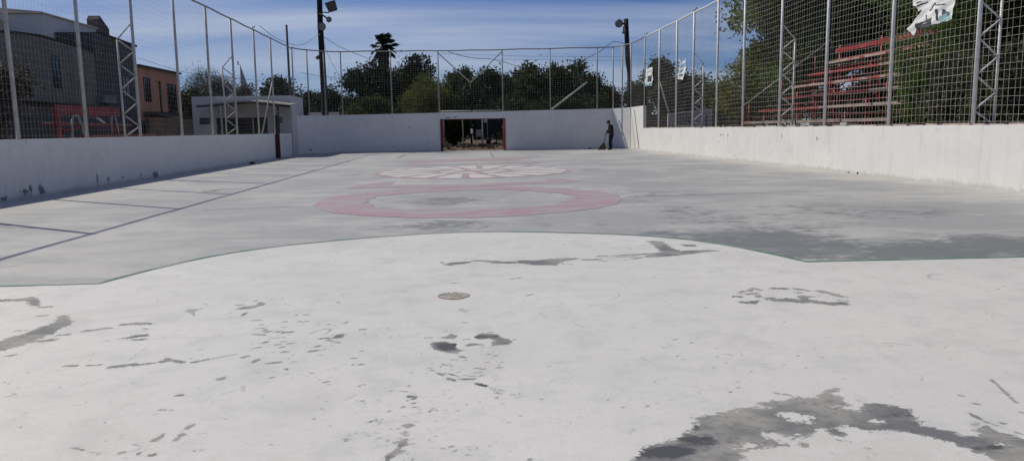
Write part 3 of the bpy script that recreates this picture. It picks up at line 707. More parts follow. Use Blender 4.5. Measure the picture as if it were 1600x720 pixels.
def buttress(parent, x, y, side, mat=GALV):
    """lattice stay behind a post: outer chord with zigzag bars"""
    ox = x + side * .45
    ch = MB().tube([(ox, y, 1.0), (ox, y, 4.06)], .028, 8).build('stay_chord', mat, parent, True)
    nodes = [(x, 4.55), (ox, 4.06), (x, 3.72), (ox, 3.36), (x, 3.0), (ox, 2.62), (x, 2.25), (ox, 1.9), (x, 1.55), (ox, 1.25)]
    nodes = [nodes[0]] + nodes[1:]
    for (a, za), (b, zb_) in zip(nodes[:-1], nodes[1:]):
        MB().tube([(a, y, za), (b, y, zb_)], .021, 6).build('lattice_bar', mat, ch, True)
XPL, XPR = XL - .09, XR + .09
ZL, ZR = 6.07, 6.28
fl = thing('side_fence', 'tall wire fence on the shaded left court wall', 'fence', (XPL, 23, 1.25))
pyl = [onX(*p, XPL)[0] for p in [(29, 221), (136, 216), (220, 215), (285, 213), (333, 212), (371, 211), (405, 209.5), (430, 208)]]
d0 = (pyl[-1] - pyl[0]) / 7
pyl = [pyl[0] - d0 * k for k in (4, 3, 2, 1)] + pyl
for i, y in enumerate(pyl):
    add_post(fl, XPL, y, 1.25, ZL, lean=(0, random.gauss(0, .02)))
for y in (pyl[3], pyl[6], pyl[9]): buttress(fl, XPL, y, -1)
MB().tube([(XPL, pyl[-1], 3.9), (XPL - .62, pyl[-1] - .35, 1.1)], .035, 8).build('brace', GALV, fl, True)
rail = []
for y in np.linspace(pyl[0] - 1, 45.1, 40): rail.append((XPL, y, ZL + .012 * math.sin(y * 1.9) - .05 * max(0, (26 - y)) / 10))
MB().tube(rail, .032, 8).build('top_rail', GALVD, fl, True)
tag(link('wire_net', net_mesh([(XPL - .04, 10.5), (XPL - .04, 45.1)], lambda p: 1.25, lambda p: ZL, hw=.0010, seed=2), NET, fl), kind='stuff')
bm_ = MB(); bm_.tube([(XPL - .03, pyl[-2] - .12, ZL + .02), (XPL, pyl[-2], ZL + .1), (XPL + .05, pyl[-2] + .15, ZL + .16)], .03, 6); bm_.build('rail_clamp', GALVD, fl)

fr = thing('side_fence', 'tall wire fence on the sunlit right court wall before the bleachers', 'fence', (XPR, 23, 1.25))
pyr = [onX(*p, XPR)[0] for p in [(1520, 194), (1388, 196), (1288, 198), (1217, 198), (1160, 199), (1119, 199), (1082, 199), (1056, 199), (1029, 200)]]
pyr = [pyr[0] - 3.1, ] + pyr
for i, y in enumerate(pyr): add_post(fr, XPR, y, 1.25, ZR, mat=GALVLIT, lean=(0, random.gauss(0, .02)))
for i in (1, 4, 7): buttress(fr, XPR, pyr[i], 1, GALVLIT)
MB().tube([(XPR, pyr[9], 3.75), (XPR + .75, pyr[9] - .3, 1.1)], .035, 8).build('brace', GALV, fr, True)
rail = [(XPR, y, ZR + .014 * math.sin(y * 1.7)) for y in np.linspace(8.5, 42.3, 34)]
MB().tube(rail, .036, 8).build('top_rail', GALVLIT, fr, True)
tag(link('wire_net', net_mesh([(XPR + .04, 8.6), (XPR + .04, 42.3)], lambda p: 1.25, lambda p: ZR, hw=.0021, seed=3), NET, fr), kind='stuff')
for y in (pyr[7], 42.3):
    MB().tube([(XPR + .04, y - .2, ZR + .17), (XPR, y, ZR + .05), (XPR - .04, y + .18, ZR + .15)], .03, 6).build('rail_clamp', GALVD, fr)

ff = thing('end_fence', 'wire fence on top of the end wall with a V brace above the goal', 'fence', (1, YF, 2.4))
zrf = lambda p: 6.13 + (.10 if p.x > 0 else 0) * p.x / 10 * 1.4
yc = YF + .09
lp = [(XL + 2.4 - 2.49 * math.cos(a), YF - 2.4 + 2.49 * math.sin(a)) for a in np.linspace(0, math.pi/2, 8)]
rp = [(9.8, yc), (10.2, 46.75), (XPR, 45.9), (XPR, 42.4)]
fpath = lp + [(x, yc) for x in np.linspace(-6.5, 9.4, 16)] + rp
MB().tube([(p[0], p[1], zrf(Vector((p[0], 0, 0))) + .015 * math.sin(p[0] * 2)) for p in fpath], .036, 8).build('top_rail', GALVD, ff, True)
fpx = [onY(px, py, yc)[0] for px, py in [(535.7, 178), (613, 178), (686.5, 176), (786, 174), (860, 172), (933, 170)]]
for x in fpx: add_post(ff, x, yc, 2.3, zrf(Vector((x, 0, 0))), .038, GALVD)
for p in (lp[0], lp[3], lp[5]): add_post(ff, p[0], p[1], 2.28, zrf(Vector((p[0], 0, 0))), .038, GALVD)
for p in (rp[0], rp[1], rp[2], (XPR, 42.5)): add_post(ff, p[0], p[1], 2.4, zrf(Vector((p[0], 0, 0))), .038)
apx = PY(735, 129, yc)
for x in (fpx[2], fpx[3]): MB().tube([(x, yc, zrf(Vector((x, 0, 0))) - .12), apx], .035, 8).build('brace', GALV, ff, True)
MB().tube([apx, (apx.x + .05, yc, 2.3)], .03, 8).build('brace', BLACKM, ff, True)
a, b = PY(688, 174.2, yc + .1), PY(786, 172.5, yc + .1)
MB().tube([a, b], .035, 8).build('lower_rail', GALV, ff, True)
for t in (.02, .55, .98):
    q = a.lerp(b, t); MB().tube([(q.x, q.y, 2.36), q], .03, 6).build('lower_post', GALV, ff, True)
MB().tube([PY(862, 171, yc + .15), PY(917, 129, yc + .6)], .055, 8).build('brace', GALV, ff, True)
tag(link('wire_net', net_mesh([(p[0], p[1] + .03) for p in fpath], lambda p: 2.385 + .011 * p.x, zrf, cell=.16, hw=.0018, seed=4), NET, ff), kind='stuff')

# steel column at the break of the left wall
y0 = onX(436, 248, XL + .12)[0]
gp = thing('gate_post', 'dark red steel gate post standing against the left wall', 'post', (XL + .12, y0, 0))
MB().box(XL + .004, XL + .20, y0 - .11, y0 + .11, 0, 1.24).build('lower_post', simple('rusty_black_red', (.07, .018, .02), .6, .4, 5), gp, bevel=.01)
MB().box(XL + .05, XL + .15, y0 - .08, y0 + .04, 1.24, 2.15).build('upper_post', BLACKM, gp, bevel=.01)
MB().box(XL + .03, XL + .17, y0 - .10, y0 + .06, 2.15, 2.18).build('cap', REDD, gp)
# tall pole near the left corner
p0, p1 = PY(455, 178, 48.2), PY(447.5, 40, 48.2)
tp = thing('steel_pole', 'plain tall grey pole rising beside the white pavilion', 'pole', (p0.x, 48.2, 0))
d = (p1 - p0); base = p0 - d * (p0.z / d.z)
MB().tube([base, p1], .075, 10, r2=.065).build('shaft', simple('weathered_pole', (.085, .08, .078), .8, .3, 4), tp, True)
MB().tube([p1, p1 + Vector((0, 0, .02))], .07, 10).build('cap', BLACKM, tp, True)

# ================================================================== LIGHT POLES
def lamp_disc(parent, c, face, r, depth=.16, name='floodlight'):
    f_ = Vector(face).normalized(); c = Vector(c)
    h = MB().tube([c - f_ * depth, c - f_ * depth * .55, c], [r * .35, r * .8, r], 16).build(name, BLACKM, parent, True)
    MB().tube([c + f_ * .002, c + f_ * .03], [r * .93, r * .75], 16).build('lens', GLASSL, h, True)
    return h
def light_pole(name, label, pb, pt, Y, r0, r1):
    a, b = PY(*pb, Y), PY(*pt, Y); d = b - a; base = a - d * (a.z / d.z)
    o = thing(name, label, 'light pole', (base.x, base.y, 0))
    pts = [base.lerp(b, t) for t in np.linspace(0, 1, 7)]
    for i in range(1, 6): pts[i].x += random.gauss(0, .012)
    MB().tube(pts, r0, 12, r2=r1).build('shaft', WOODP, o, True)
    return o
YP = 50.2
lpL = light_pole('light_pole', 'dark wooden light pole with box floodlight by the left corner', (507.5, 178), (496.5, -60), YP, .24, .15)
c = PY(518, 10, YP - .4)
bx_ = MB(); R3 = Matrix.Rotation(R_(-16), 4, 'Y') @ Matrix.Rotation(R_(18), 4, 'X')
vv = []
for (x, y, z) in [(-.27, -.2, -.32), (.27, -.2, -.32), (.27, .16, -.32), (-.27, .16, -.32), (-.33, -.2, .32), (.33, -.2, .32), (.33, .16, .28), (-.33, .16, .28)]:
    vv.append(c + (R3 @ Vector((x, y, z))))
bx_.add(vv, [(0,3,2,1),(4,5,6,7),(0,1,5,4),(1,2,6,5),(2,3,7,6),(3,0,4,7)])
fb = bx_.build('box_floodlight', BLACKM, lpL, bevel=.03)
MB().add([vv[0] + Vector((.03, -.01, .03)), vv[1] + Vector((-.03, -.01, .03)), vv[5] + Vector((-.03, -.01, -.03)), vv[4] + Vector((.03, -.01, -.03))], [(0, 1, 2, 3)]).build('lens', DGLASS, fb)
MB().tube([PY(499, 19, YP - .15), PY(513, 20.5, YP - .35), PY(515, 15, YP - .4)], .035, 8).build('arm', BLACKM, lpL, True)
lamp_disc(lpL, PY(502.5, 42, YP - .35), (.15, -1, -.15), .27)
lamp_disc(lpL, PY(514, 31, YP - .45), (.5, -.8, -.35), .19)
MB().tube([PY(500, 22, YP - .2), PY(507, 26, YP - .35), PY(512, 30, YP - .4)], .05, 8).build('arm', BLACKM, lpL, True)
lamp_disc(lpL, PY(495, 91, YP - .2), (-.7, -.5, -.4), .13, .2)
MB().tube([PY(496, 87, YP - .1), PY(502, 89, YP)], .03, 6).build('arm', BLACKM, lpL, True)
lpR = light_pole('light_pole', 'short dark wooden light pole with one round lamp by the right corner', (984.5, 160), (978, 30), YP, .19, .15)
lamp_disc(lpR, PY(967, 37, YP - .3), (-.45, -1, -.12), .27, .2)
MB().tube([PY(970, 37, YP - .15), PY(978, 38, YP)], .06, 8).build('arm', BLACKM, lpR, True)
MB().ball(PY(974, 51, YP - .25), .10).build('junction_box', GLASSL, lpR, True)
MB().tube([PY(974, 42, YP - .2), PY(974, 50, YP - .25)], .04, 6).build('conduit', BLACKM, lpR, True)

# ================================================================== CABLES
def cable(pts, label, r=.016, Y=None):
    q = [p if isinstance(p, Vector) else PY(p[0], p[1], p[2] if len(p) > 2 else Y) for p in pts]
    out = []
    for i in range(len(q) - 1):
        a, b = q[max(i-1, 0)], q[i]; c_, d_ = q[i+1], q[min(i+2, len(q)-1)]
        for t in np.linspace(0, 1, 7)[:-1]:
            out.append(.5 * ((2*b) + (c_ - a)*t + (2*a - 5*b + 4*c_ - d_)*t*t + (3*b - a - 3*c_ + d_)*t**3))
    out.append(q[-1])
    o = MB().tube(out, r, 5).build('overhead_cable', BLACKM, None, True)
    return tag(o, label, 'cable', 'overhead cables')
cable([(502, 52), (490, 60), (478, 68), (462, 71), (440, 64), (425, 56), (405, 40)], 'cable sagging from the left light pole down to the side fence', .014, 50)
cable([(502, 55), (515, 64), (530, 73), (546, 80), (575, 92)], 'cable running down right from the left light pole behind the fence', .014, 50.3)
cable([(503, 58), (511, 82), (522, 105), (535, 122), (560, 143)], 'thin stay wire slanting steeply from the left light pole', .010, 51)
cable([(470, 114, 52), (500, 119, 52), (548, 124.5, 53), (620, 131, 56)], 'level cable crossing behind the left light pole shaft', .012)
cable([(700, 80), (712, 85), (740, 91), (762, 92), (785, 96.5), (810, 104), (840, 108), (872, 107), (900, 99), (920, 90), (940, 79), (957, 66), (970, 67), (979, 70)], 'long drooping cable behind the goal reaching the right light pole', .018, 49)
cable([(690, 84), (780, 87), (860, 88.5), (980, 89)], 'straight upper wire behind the end fence', .009, 56)
cable([(780, 93), (870, 94), (985, 95)], 'straight lower wire behind the end fence', .009, 57)
cable([(900, 136.5), (940, 136.5), (992, 137.5), (1120, 130)], 'level cable low behind the right light pole', .016, 55)
cable([(215, 90, 55), (260, 105, 58), (300, 115, 60), (420, 128, 62)], 'faint cable passing over the orange house', .012)
for k, (a, b) in enumerate((((985, 150), (984.5, 232)), ((991, 172), (998.5, 232)))):
    y_a, z_a = onX(*a, XR - .02); y_b, z_b = onX(*b, XR - .02)
    o = MB().tube([(XR - .02, y_a, z_a), (XR - .03, (y_a + y_b) / 2, (z_a + z_b) / 2), (XR - .02, y_b, max(z_b, .02))], .014, 5).build('hanging_cord', BLACKM, None, True)
    tag(o, ['dark cord hanging straight down at the right wall corner', 'dark cord hanging slantwise on the raised right wall'][k], 'cord')

# ================================================================== BUILDINGS, LEFT
XH = -20.0
def house_win(parent, y0, y1, z0, z1, X=XH, mat=DGLASS, name='window'):
    w = MB().box(X - .10, X + .012, y0, y1, z0, z1).build(name, mat, parent)
    fr_ = MB(); t = .05
    for (a, b, c_, d_) in ((y0 - t, y1 + t, z1, z1 + t), (y0 - t, y1 + t, z0 - t, z0), (y0 - t, y0, z0, z1), (y1, y1 + t, z0, z1)): fr_.box(X + .002, X + .03, a, b, c_, d_)
    fr_.build('frame', DKTRIM, w)
    MB().box(X + .002, X + .028, (y0 + y1) / 2 - .025, (y0 + y1) / 2 + .025, z0 + .004, z1 - .004).build('mullion', DKTRIM, w)
    return w
hy = lambda px: onX(px, 150, XH)[0]
gh = thing('grey_house', 'long grey block house with raised white rooftop room, far left', 'house', (XH - 4, 38, 0))
yA, yB, yC = 26.0, hy(152), hy(216)
# front wall with its sagging parapet
prof = [(yA, 5.75), (hy(0), onX(0, 52, XH)[1]), (hy(30), onX(30, 54, XH)[1]), (hy(70), onX(70, 59, XH)[1]), (hy(110), onX(110, 70, XH)[1]), (yB, onX(152, 84, XH)[1])]
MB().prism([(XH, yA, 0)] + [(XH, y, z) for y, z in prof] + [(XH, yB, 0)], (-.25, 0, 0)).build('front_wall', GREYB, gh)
tr = MB()
for (a, za), (b, zb_) in zip(prof[:-1], prof[1:]):
    tr.add([(XH + .05, a, za - .02), (XH + .05, b, zb_ - .02), (XH + .05, b, zb_ + .09), (XH + .05, a, za + .09), (XH - .3, a, za - .02), (XH - .3, b, zb_ - .02), (XH - .3, b, zb_ + .09), (XH - .3, a, za + .09)], [(0,1,2,3),(7,6,5,4),(3,2,6,7),(0,4,5,1)])
tr.build('parapet_trim', DKTRIM, gh)
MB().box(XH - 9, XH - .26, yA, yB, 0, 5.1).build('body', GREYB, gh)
zt1, zt2 = onX(168, 57, XH)[1], onX(216, 75, XH)[1]
MB().prism([(XH + .004, yB, 0), (XH + .004, yB, zt1), (XH + .004, hy(168), zt1), (XH + .004, yC, zt2), (XH + .004, yC, 0)], (-8.8, 0, 0)).build('side_block', DKWALL, gh)
MB().prism([(XH + .08, hy(168) - .3, zt1 + .003), (XH + .08, yC + .25, zt2 + .003), (XH + .08, yC + .25, zt2 + .12), (XH + .08, hy(168) - .3, zt1 + .12)], (-9, 0, 0)).build('roof_slab', DKTRIM, gh)
# rooftop room set back
XT = -22.0
ty0, ty1 = onX(68, 50, XT)[0], onX(150, 50, XT)[0]; tz = onX(110, 32, XT)[1]
MB().box(XT - 4, XT, ty0, ty1, 5.0, tz).build('rooftop_room', LILAC, gh)
MB().add([(XT + .1, ty0 - .2, tz), (XT + .1, ty1 + .1, tz), (XT - 4.2, ty1 + .1, tz + .42), (XT - 4.2, ty0 - .2, tz + .42), (XT + .1, ty0 - .2, tz - .08), (XT + .1, ty1 + .1, tz - .08), (XT - 4.2, ty1 + .1, tz - .08), (XT - 4.2, ty0 - .2, tz - .08)], [(0,1,2,3),(4,7,6,5),(0,4,5,1),(1,5,6,2),(2,6,7,3),(3,7,4,0)]).build('pale_roof', ROOFT, gh)
e1, e2 = onX(151, 50, XT - .1)[0], onX(168, 50, XT - .1)[0]
za, zb_ = onX(154, 27, XT)[1], onX(167, 45, XT)[1]
MB().prism([(XT + .01, e1 + .12, 5.0), (XT + .01, e1 + .12, za - .15), (XT + .01, e1 + .35, za + .1), (XT + .01, e2, zb_), (XT + .01, e2, 5.0)], (-.7, 0, 0)).build('stair_gable', DKWALL, gh)
xc = -24.0; cy0, cy1 = onX(-40, 50, xc)[0], onX(70, 50, xc)[0]
MB().box(xc - 3, xc, cy0, cy1, 4.5, onX(35, 39.5, xc)[1]).build('cream_annex', CREAM, gh)
house_win(gh, hy(86), hy(96), onX(90, 137, XH)[1], onX(90, 90, XH)[1])
house_win(gh, hy(38), hy(50), onX(44, 150, XH)[1], onX(44, 110, XH)[1])
house_win(gh, hy(193), hy(203), onX(198, 150, XH)[1], onX(198, 120, XH)[1], XH + .004)
MB().box(XH, XH + .45, hy(150), hy(170), onX(160, 162, XH)[1], onX(160, 150, XH)[1]).build('wall_box', simple('pale_box', (.16, .18, .19), .7), gh, bevel=.02)
MB().box(XH, XH + .5, hy(10), hy(140), onX(70, 163, XH)[1], onX(70, 160, XH)[1]).build('canopy', DKTRIM, gh)

oh = thing('orange_house', 'orange stucco house with flat dark eave beside the grey house', 'house', (XH - 4, 51, 0))
oy0, oy1 = yC + .02, hy(279)
oz = 5.55
MB().box(XH - 8, XH, oy0, oy1, 0, oz).build('wall', ORANGE, oh)
MB().box(XH - 8.2, XH + .22, oy0 + .003, oy1 + .3, oz + .003, oz + .13).build('eave', DKTRIM, oh)
house_win(oh, hy(226), hy(235.5), onX(230, 158, XH)[1], onX(230, 123, XH)[1])
house_win(oh, hy(262), hy(275), onX(268, 175, XH)[1], onX(268, 133, XH)[1])
MB().tube([(XH + .06, hy(250), 1.5), (XH + .06, hy(249.5), onX(250, 127, XH)[1])], .06, 8).build('drain_pipe', DKTRIM, oh, True)
MB().box(XH + .004, XH + .9, hy(222), hy(262), onX(240, 182, XH)[1], onX(240, 176, XH)[1]).build('door_canopy', DKTRIM, oh)
bw = MB().box(-17.2, -17, onX(232, 180, -17)[0], onX(318, 180, -17)[0], 0, 2.25).build('garden_wall', BROWNW); tag(bw, 'brown block garden wall below the orange house', 'wall')
bw = MB().box(-18.2, -18, 24, onX(231, 180, -18)[0], 0, 2.1).build('garden_wall', DKWALL); tag(bw, 'dark grey rendered wall behind the red bench', 'wall')

# ---- white pavilion joining the court corner
wb = thing('white_pavilion', 'low white pavilion with dark openings and awning beside the left court corner', 'building', (-12, 45, 0))
YW = 43.9
xw0 = onY(301, 180, YW)[0]; xw1 = XL - .02; zw = 3.36
zo0, zo1 = 0.0, onY(380, 184, YW)[1]; xo0, xo1 = onY(338, 195, YW)[0], onY(418, 195, YW)[0]
MB().box(xw0, xo0, YW, YW + .2, 0, zw).build('facade_left', LILAC, wb)
MB().box(xo1, xw1, YW, YW + .2, 0, zw).build('facade_right', LILAC, wb)
MB().box(xo0, xo1, YW + .003, YW + .2, zo1, zw - .002).build('facade_lintel', LILAC, wb)
MB().box(xw1 - .2, xw1, YW + .2, 47.2, 0, zw).build('side_wall', LILAC, wb)
MB().box(xw0, xw0 + .2, YW + .2, 47.2, 0, zw).build('side_wall', LILAC, wb)
MB().box(xw0 + .2, xw1 - .2, 47.0, 47.2, 0, zw).build('back_wall', LILAC, wb)
MB().box(xw0 + .2, xw1 - .2, YW + .2, 47.0, zw - .2, zw - .05).build('roof', DKWALL, wb)
MB().box(xo0 + .02, xo1 - .02, YW + .24, YW + .29, 0, zo1).build('opening_shade', simple('opening_shade_black', (.006, .006, .007), .8), wb)  # black panel put in for the unlit interior behind the opening
for px in (348, 362, 378, 396, 409):
    x = onY(px, 200, YW)[0]; MB().box(x - .03, x + .03, YW - .03, YW + .02, 0, zo1 - .01).build('doorway_post', DKTRIM if px not in (348, 396) else GALV, wb)
for a, b in ((312, 329), (430, 441.5)):
    x0, x1 = onY(a, 190, YW)[0], onY(b, 190, YW)[0]; z0, z1 = onY(320, 194.5, YW)[1], onY(320, 184.5, YW)[1]
    w = MB().box(x0, x1, YW - .012, YW + .1, z0, z1).build('window', DGLASS, wb)
    MB().box(x0 - .04, x1 + .04, YW - .03, YW - .002, z0 - .05, z0).build('sill', LILAC, w)
# awning: shallow gable of corrugated sheets on a frame
ya0, ya1 = YW - 2.3, YW - .01
xa0, xa1, xm = onY(306, 165, ya0)[0], onY(452, 165, ya0)[0], onY(392, 160, ya0)[0]
zl, zm_, zr_ = onY(306, 165, ya0)[1], onY(398, 158.5, ya0)[1], onY(450, 165, ya0)[1]
nS = 14
for k in range(nS):
    xs0 = xa0 + (xa1 - xa0) * k / nS; xs1 = xa0 + (xa1 - xa0) * (k + 1) / nS
    zz = lambda x: (zl + (zm_ - zl) * (x - xa0) / (xm - xa0)) if x < xm else (zm_ + (zr_ - zm_) * (x - xm) / (xa1 - xm))
    MB().add([(xs0, ya0, zz(xs0)), (xs1 + .02, ya0, zz(xs1) + .012), (xs1 + .02, ya1, zz(xs1) + .16), (xs0, ya1, zz(xs0) + .15), (xs0, ya0, zz(xs0) + .03), (xs1 + .02, ya0, zz(xs1) + .042), (xs1 + .02, ya1, zz(xs1) + .19), (xs0, ya1, zz(xs0) + .18)], [(0,3,2,1),(4,5,6,7),(0,1,5,4),(1,2,6,5),(2,3,7,6),(3,0,4,7)]).build('awning_sheet', AWN, wb)
MB().tube([(xa0, ya0 + .05, zl - .06), (xm, ya0 + .05, zm_ - .06), (xa1, ya0 + .05, zr_ - .06)], .05, 6).build('awning_beam', DKTRIM, wb)
MB().tube([(xa0 + .6, ya0 + .05, zl - .32), (xa1 - .3, ya0 + .05, zr_ - .32)], .035, 6).build('awning_tie', GALVD, wb)
for px in (330, 346):
    x = onY(px, 200, ya0)[0]; MB().tube([(x, ya0 + .05, 0), (x, ya0 + .05, zl)], .04, 8).build('awning_post', GALV, wb, True)
x = XL - .32; MB().box(x - .02, x + .06, ya0 + .2, ya0 + .3, 0, zr_).build('awning_post', DKTRIM, wb)

# ---- church steeple far away
ch = thing('church_steeple', 'small pale pointed steeple far behind the white pavilion', 'steeple', (onY(380, 140, 160)[0], 160, 0))
q0, q1 = PY(378.5, 139, 160), PY(386, 139, 160); apex = PY(372, 100, 160)
hw_ = (q1.x - q0.x) / 2; cx = (q0.x + q1.x) / 2
MB().box(cx - hw_, cx + hw_, 159, 161.5, 0, q0.z).build('tower', simple('pale_stone', (.55, .52, .48), .9), ch)
MB().add([(cx - hw_, 159, q0.z), (cx + hw_, 159, q0.z), (cx + hw_, 161.5, q0.z), (cx - hw_, 161.5, q0.z), (apex.x + .3, 160.2, apex.z)], [(0,1,4),(1,2,4),(2,3,4),(3,0,4)]).build('spire', simple('pale_spire', (.42, .40, .37), .9), ch)
MB().tube([PY(372.5, 102, 160), PY(371.5, 96, 160)], .12, 6).build('finial', DKTRIM, ch)

# ================================================================== RED BENCH, LEFT
rb = thing('shelter_bench', 'red steel bench with white A-frame legs behind the left court wall', 'bench', (-12, 25, 0))
XB = -12.0
by = lambda px: onX(px, 190, XB)[0]; bz = lambda px, py: onX(px, py, XB)[1]
MB().box(XB - .06, XB, by(90), by(188), bz(140, 181), bz(140, 167)).build('back_board', REDM, rb, bevel=.01)
MB().box(XB - .55, XB - .02, by(96), by(206), bz(140, 197), bz(140, 193)).build('seat_plank', REDM, rb, bevel=.01)
MB().box(XB - .2, XB + .35, by(120), by(228), bz(170, 215), bz(170, 211)).build('foot_plank', REDM, rb, bevel=.01)
MB().box(XB - .1, XB + .02, by(89), by(95), 0, bz(92, 167)).build('upright', REDD, rb)
MB().box(XB - .1, XB + .02, by(176), by(180), 0, bz(178, 170)).build('upright', REDD, rb)
for pa, pm, pb in ((106, 112, 104), (130, 120, 134), (170, 173, 168), (184, 177, 190)):
    MB().tube([(XB + .05, by(pa), 0), (XB + .05, by((pa + pm) / 2), bz(pm, 198)), (XB + .05, by(pm), bz(pm, 180))], .035, 6).build('leg', GALVD, rb, True)
MB().tube([(XB + .05, by(111), bz(112, 181)), (XB + .05, by(121), bz(120, 181))], .035, 6).build('cross_bar', GALVD, rb, True)
MB().tube([(XB + .05, by(150), bz(150, 185)), (XB + .05, by(160), bz(160, 192))], .045, 6).build('brace', GALV, rb, True)
MB().tube([(XB + .0, by(96), bz(100, 205)), (XB + .0, by(128), bz(128, 198))], .06, 6).build('brace', REDD, rb, True)
MB().tube([(XB + .0, by(176), bz(178, 198)), (XB + .0, by(194), bz(190, 208))], .06, 6).build('brace', REDD, rb, True)

# ================================================================== RED BLEACHERS, RIGHT
def bleachers(label, X0, Y0, Y1, rows, rise, run, z0, pale, mid_posts, group=None, back=True):
    o = thing('bleachers', label, 'bleachers', (X0, (Y0 + Y1) / 2, 0), group=group)
    for k in range(rows):
        x = X0 + run * k; z = z0 + rise * k
        mt = PALEPL if k in pale else REDW
        # each row made of two butted planks
        ym = Y0 + (Y1 - Y0) * (.42 + .1 * math.sin(k * 2.1))
        MB().box(x - .15, x + .15, Y0 - .1 * (k % 2), ym - .004, z - .045, z + .045).build('seat_plank', mt, o, bevel=.006)
        MB().box(x - .15, x + .15, ym + .004, Y1, z - .047, z + .043).build('seat_plank', REDP if k in (1, 2, 4) else mt, o, bevel=.006)
        if k: MB().box(x - .42, x - .19, Y0, Y1 - .1, z - .30, z - .27).build('foot_plank', REDD, o, bevel=.006)
        for yy in mid_posts:
            MB().tube([(x, yy, 0), (x, yy, z - .05)], .035, 6).build('post', REDP, o, True)
    for yy in mid_posts:
        MB().tube([(X0 + .05, yy + .06, z0 - .3), (X0 + run * (rows - 1), yy + .06, z0 - .3 + rise * (rows - 1))], .035, 6).build('stringer', REDD, o, True)
    if back:
        x = X0 + run * (rows - 1) + .3; z = z0 + rise * (rows - 1)
        MB().box(x, x + .05, Y0, Y1, z + .42, z + .60).build('back_rail', REDP, o, bevel=.006)
        MB().box(x, x + .05, Y0, Y1, z + .02, z + .16).build('back_rail', REDP, o, bevel=.006)
        for yy in mid_posts: MB().tube([(x + .09, yy, 0), (x + .09, yy, z + .75)], .04, 6).build('back_post', REDP, o, True)
    return o
XB0 = 12.2
yl, zl_ = onX(1165, 193, XB0)
bl = bleachers('stepped red and pale plank bleachers behind the right court wall', XB0, 20.6, yl, 6, .487, .7, 1.42, (0, 1, 2), (21.2, 24.6, 28.2, yl - .25))
MB().tube([(XB0, yl + .8, onX(1168, 170, XB0)[1]), (XB0 + 4.0, yl + .8, onX(1168, 170, XB0)[1] + 2.9)], .035, 8).build('handrail', GALVD, bl, True)
for k in (0, 2, 4): MB().tube([(XB0 + .7 * k + .1, yl - .1, 1.42 + .487 * k), (XB0 + .7 * k + .1, yl - .1, 1.42 + .487 * k + .75)], .03, 6).build('rail_post', REDP, bl, True)
for k, (px, yy) in enumerate(((1340, 23), (1300, 25.5))):
    MB().box(XB0 - .2, XB0 + .2, yy - .2, yy + .2, 0, 1.36).build('plinth', GREYW, bl)
bleachers('small red bleachers seen high behind the hedge, far right edge', 18.6, 16.5, 20.2, 4, .42, .55, 3.6, (), (16.8, 19.9), back=True)

# ================================================================== WALLS AND GATE BEHIND THE RIGHT FENCE
gw = thing('block_wall', 'pale grey block wall with pierced panel behind the right fence', 'wall', (15, 44, 0))
Yg = 44.5
x0, x1 = onY(1044, 185, Yg)[0], onY(1112, 185, Yg)[0]
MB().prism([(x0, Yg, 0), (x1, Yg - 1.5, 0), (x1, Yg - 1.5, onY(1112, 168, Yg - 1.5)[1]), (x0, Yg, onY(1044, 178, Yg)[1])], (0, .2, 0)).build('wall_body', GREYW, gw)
for r_i in range(3):
    for c_i in range(6):
        px = 1058 + c_i * 4.6; py = 180 + r_i * 6 - c_i * .25
        q = PY(px, py, Yg - .012 - (px - 1044) / 68 * 1.5)
        MB().box(q.x - .045, q.x + .045, q.y - .06, q.y + .05, q.z - .08, q.z + .08).build('pierced_block', DKTRIM, gw)
q = PY(1103, 185, Yg - 1.35); MB().box(q.x - .05, q.x + .05, q.y - .06, q.y + .02, .5, 2.0).build('gap', DKTRIM, gw)
bw = MB().box(onY(1004, 185, 46)[0], onY(1044, 185, 46)[0], 45.9, 46.1, 0, onY(1020, 179, 46)[1]).build('brick_wall', block_mat('dark_brown_brick', (.10, .065, .055), (.13, .08, .065), (.05, .04, .04), 3), None); tag(bw, 'dark brown brick wall at the right corner behind the fence', 'wall')
kw = thing('black_gate', 'black sheet metal gate behind the right fence next to the grey block wall', 'gate', (15.5, 41, 0))
x0, x1 = onY(1113, 180, 41)[0], onY(1165, 180, 41)[0]; zt = onY(1140, 161, 41)[1]
nP = 5
for k in range(nP):
    a, b = x0 + (x1 - x0) * k / nP, x0 + (x1 - x0) * (k + 1) / nP
    MB().box(a + .006, b - .006, 41, 41.04, .05, zt).build('panel', BLUEB, kw)
MB().box(x0, x1, 41.045, 41.09, zt - .1, zt - .04).build('frame_bar', BLACKM, kw); MB().box(x0, x1, 41.045, 41.09, .3, .36).build('frame_bar', BLACKM, kw)
q = PY(1154, 156, 41); MB().box(q.x - .1, q.x + .12, 40.95, 41.15, zt, zt + .3).build('pillar_cap', GREYW, kw)
rb_ = thing('red_car_roof', 'bit of a red parked car roof beyond the right fence', 'car', (0, 0, 0)) if False else None

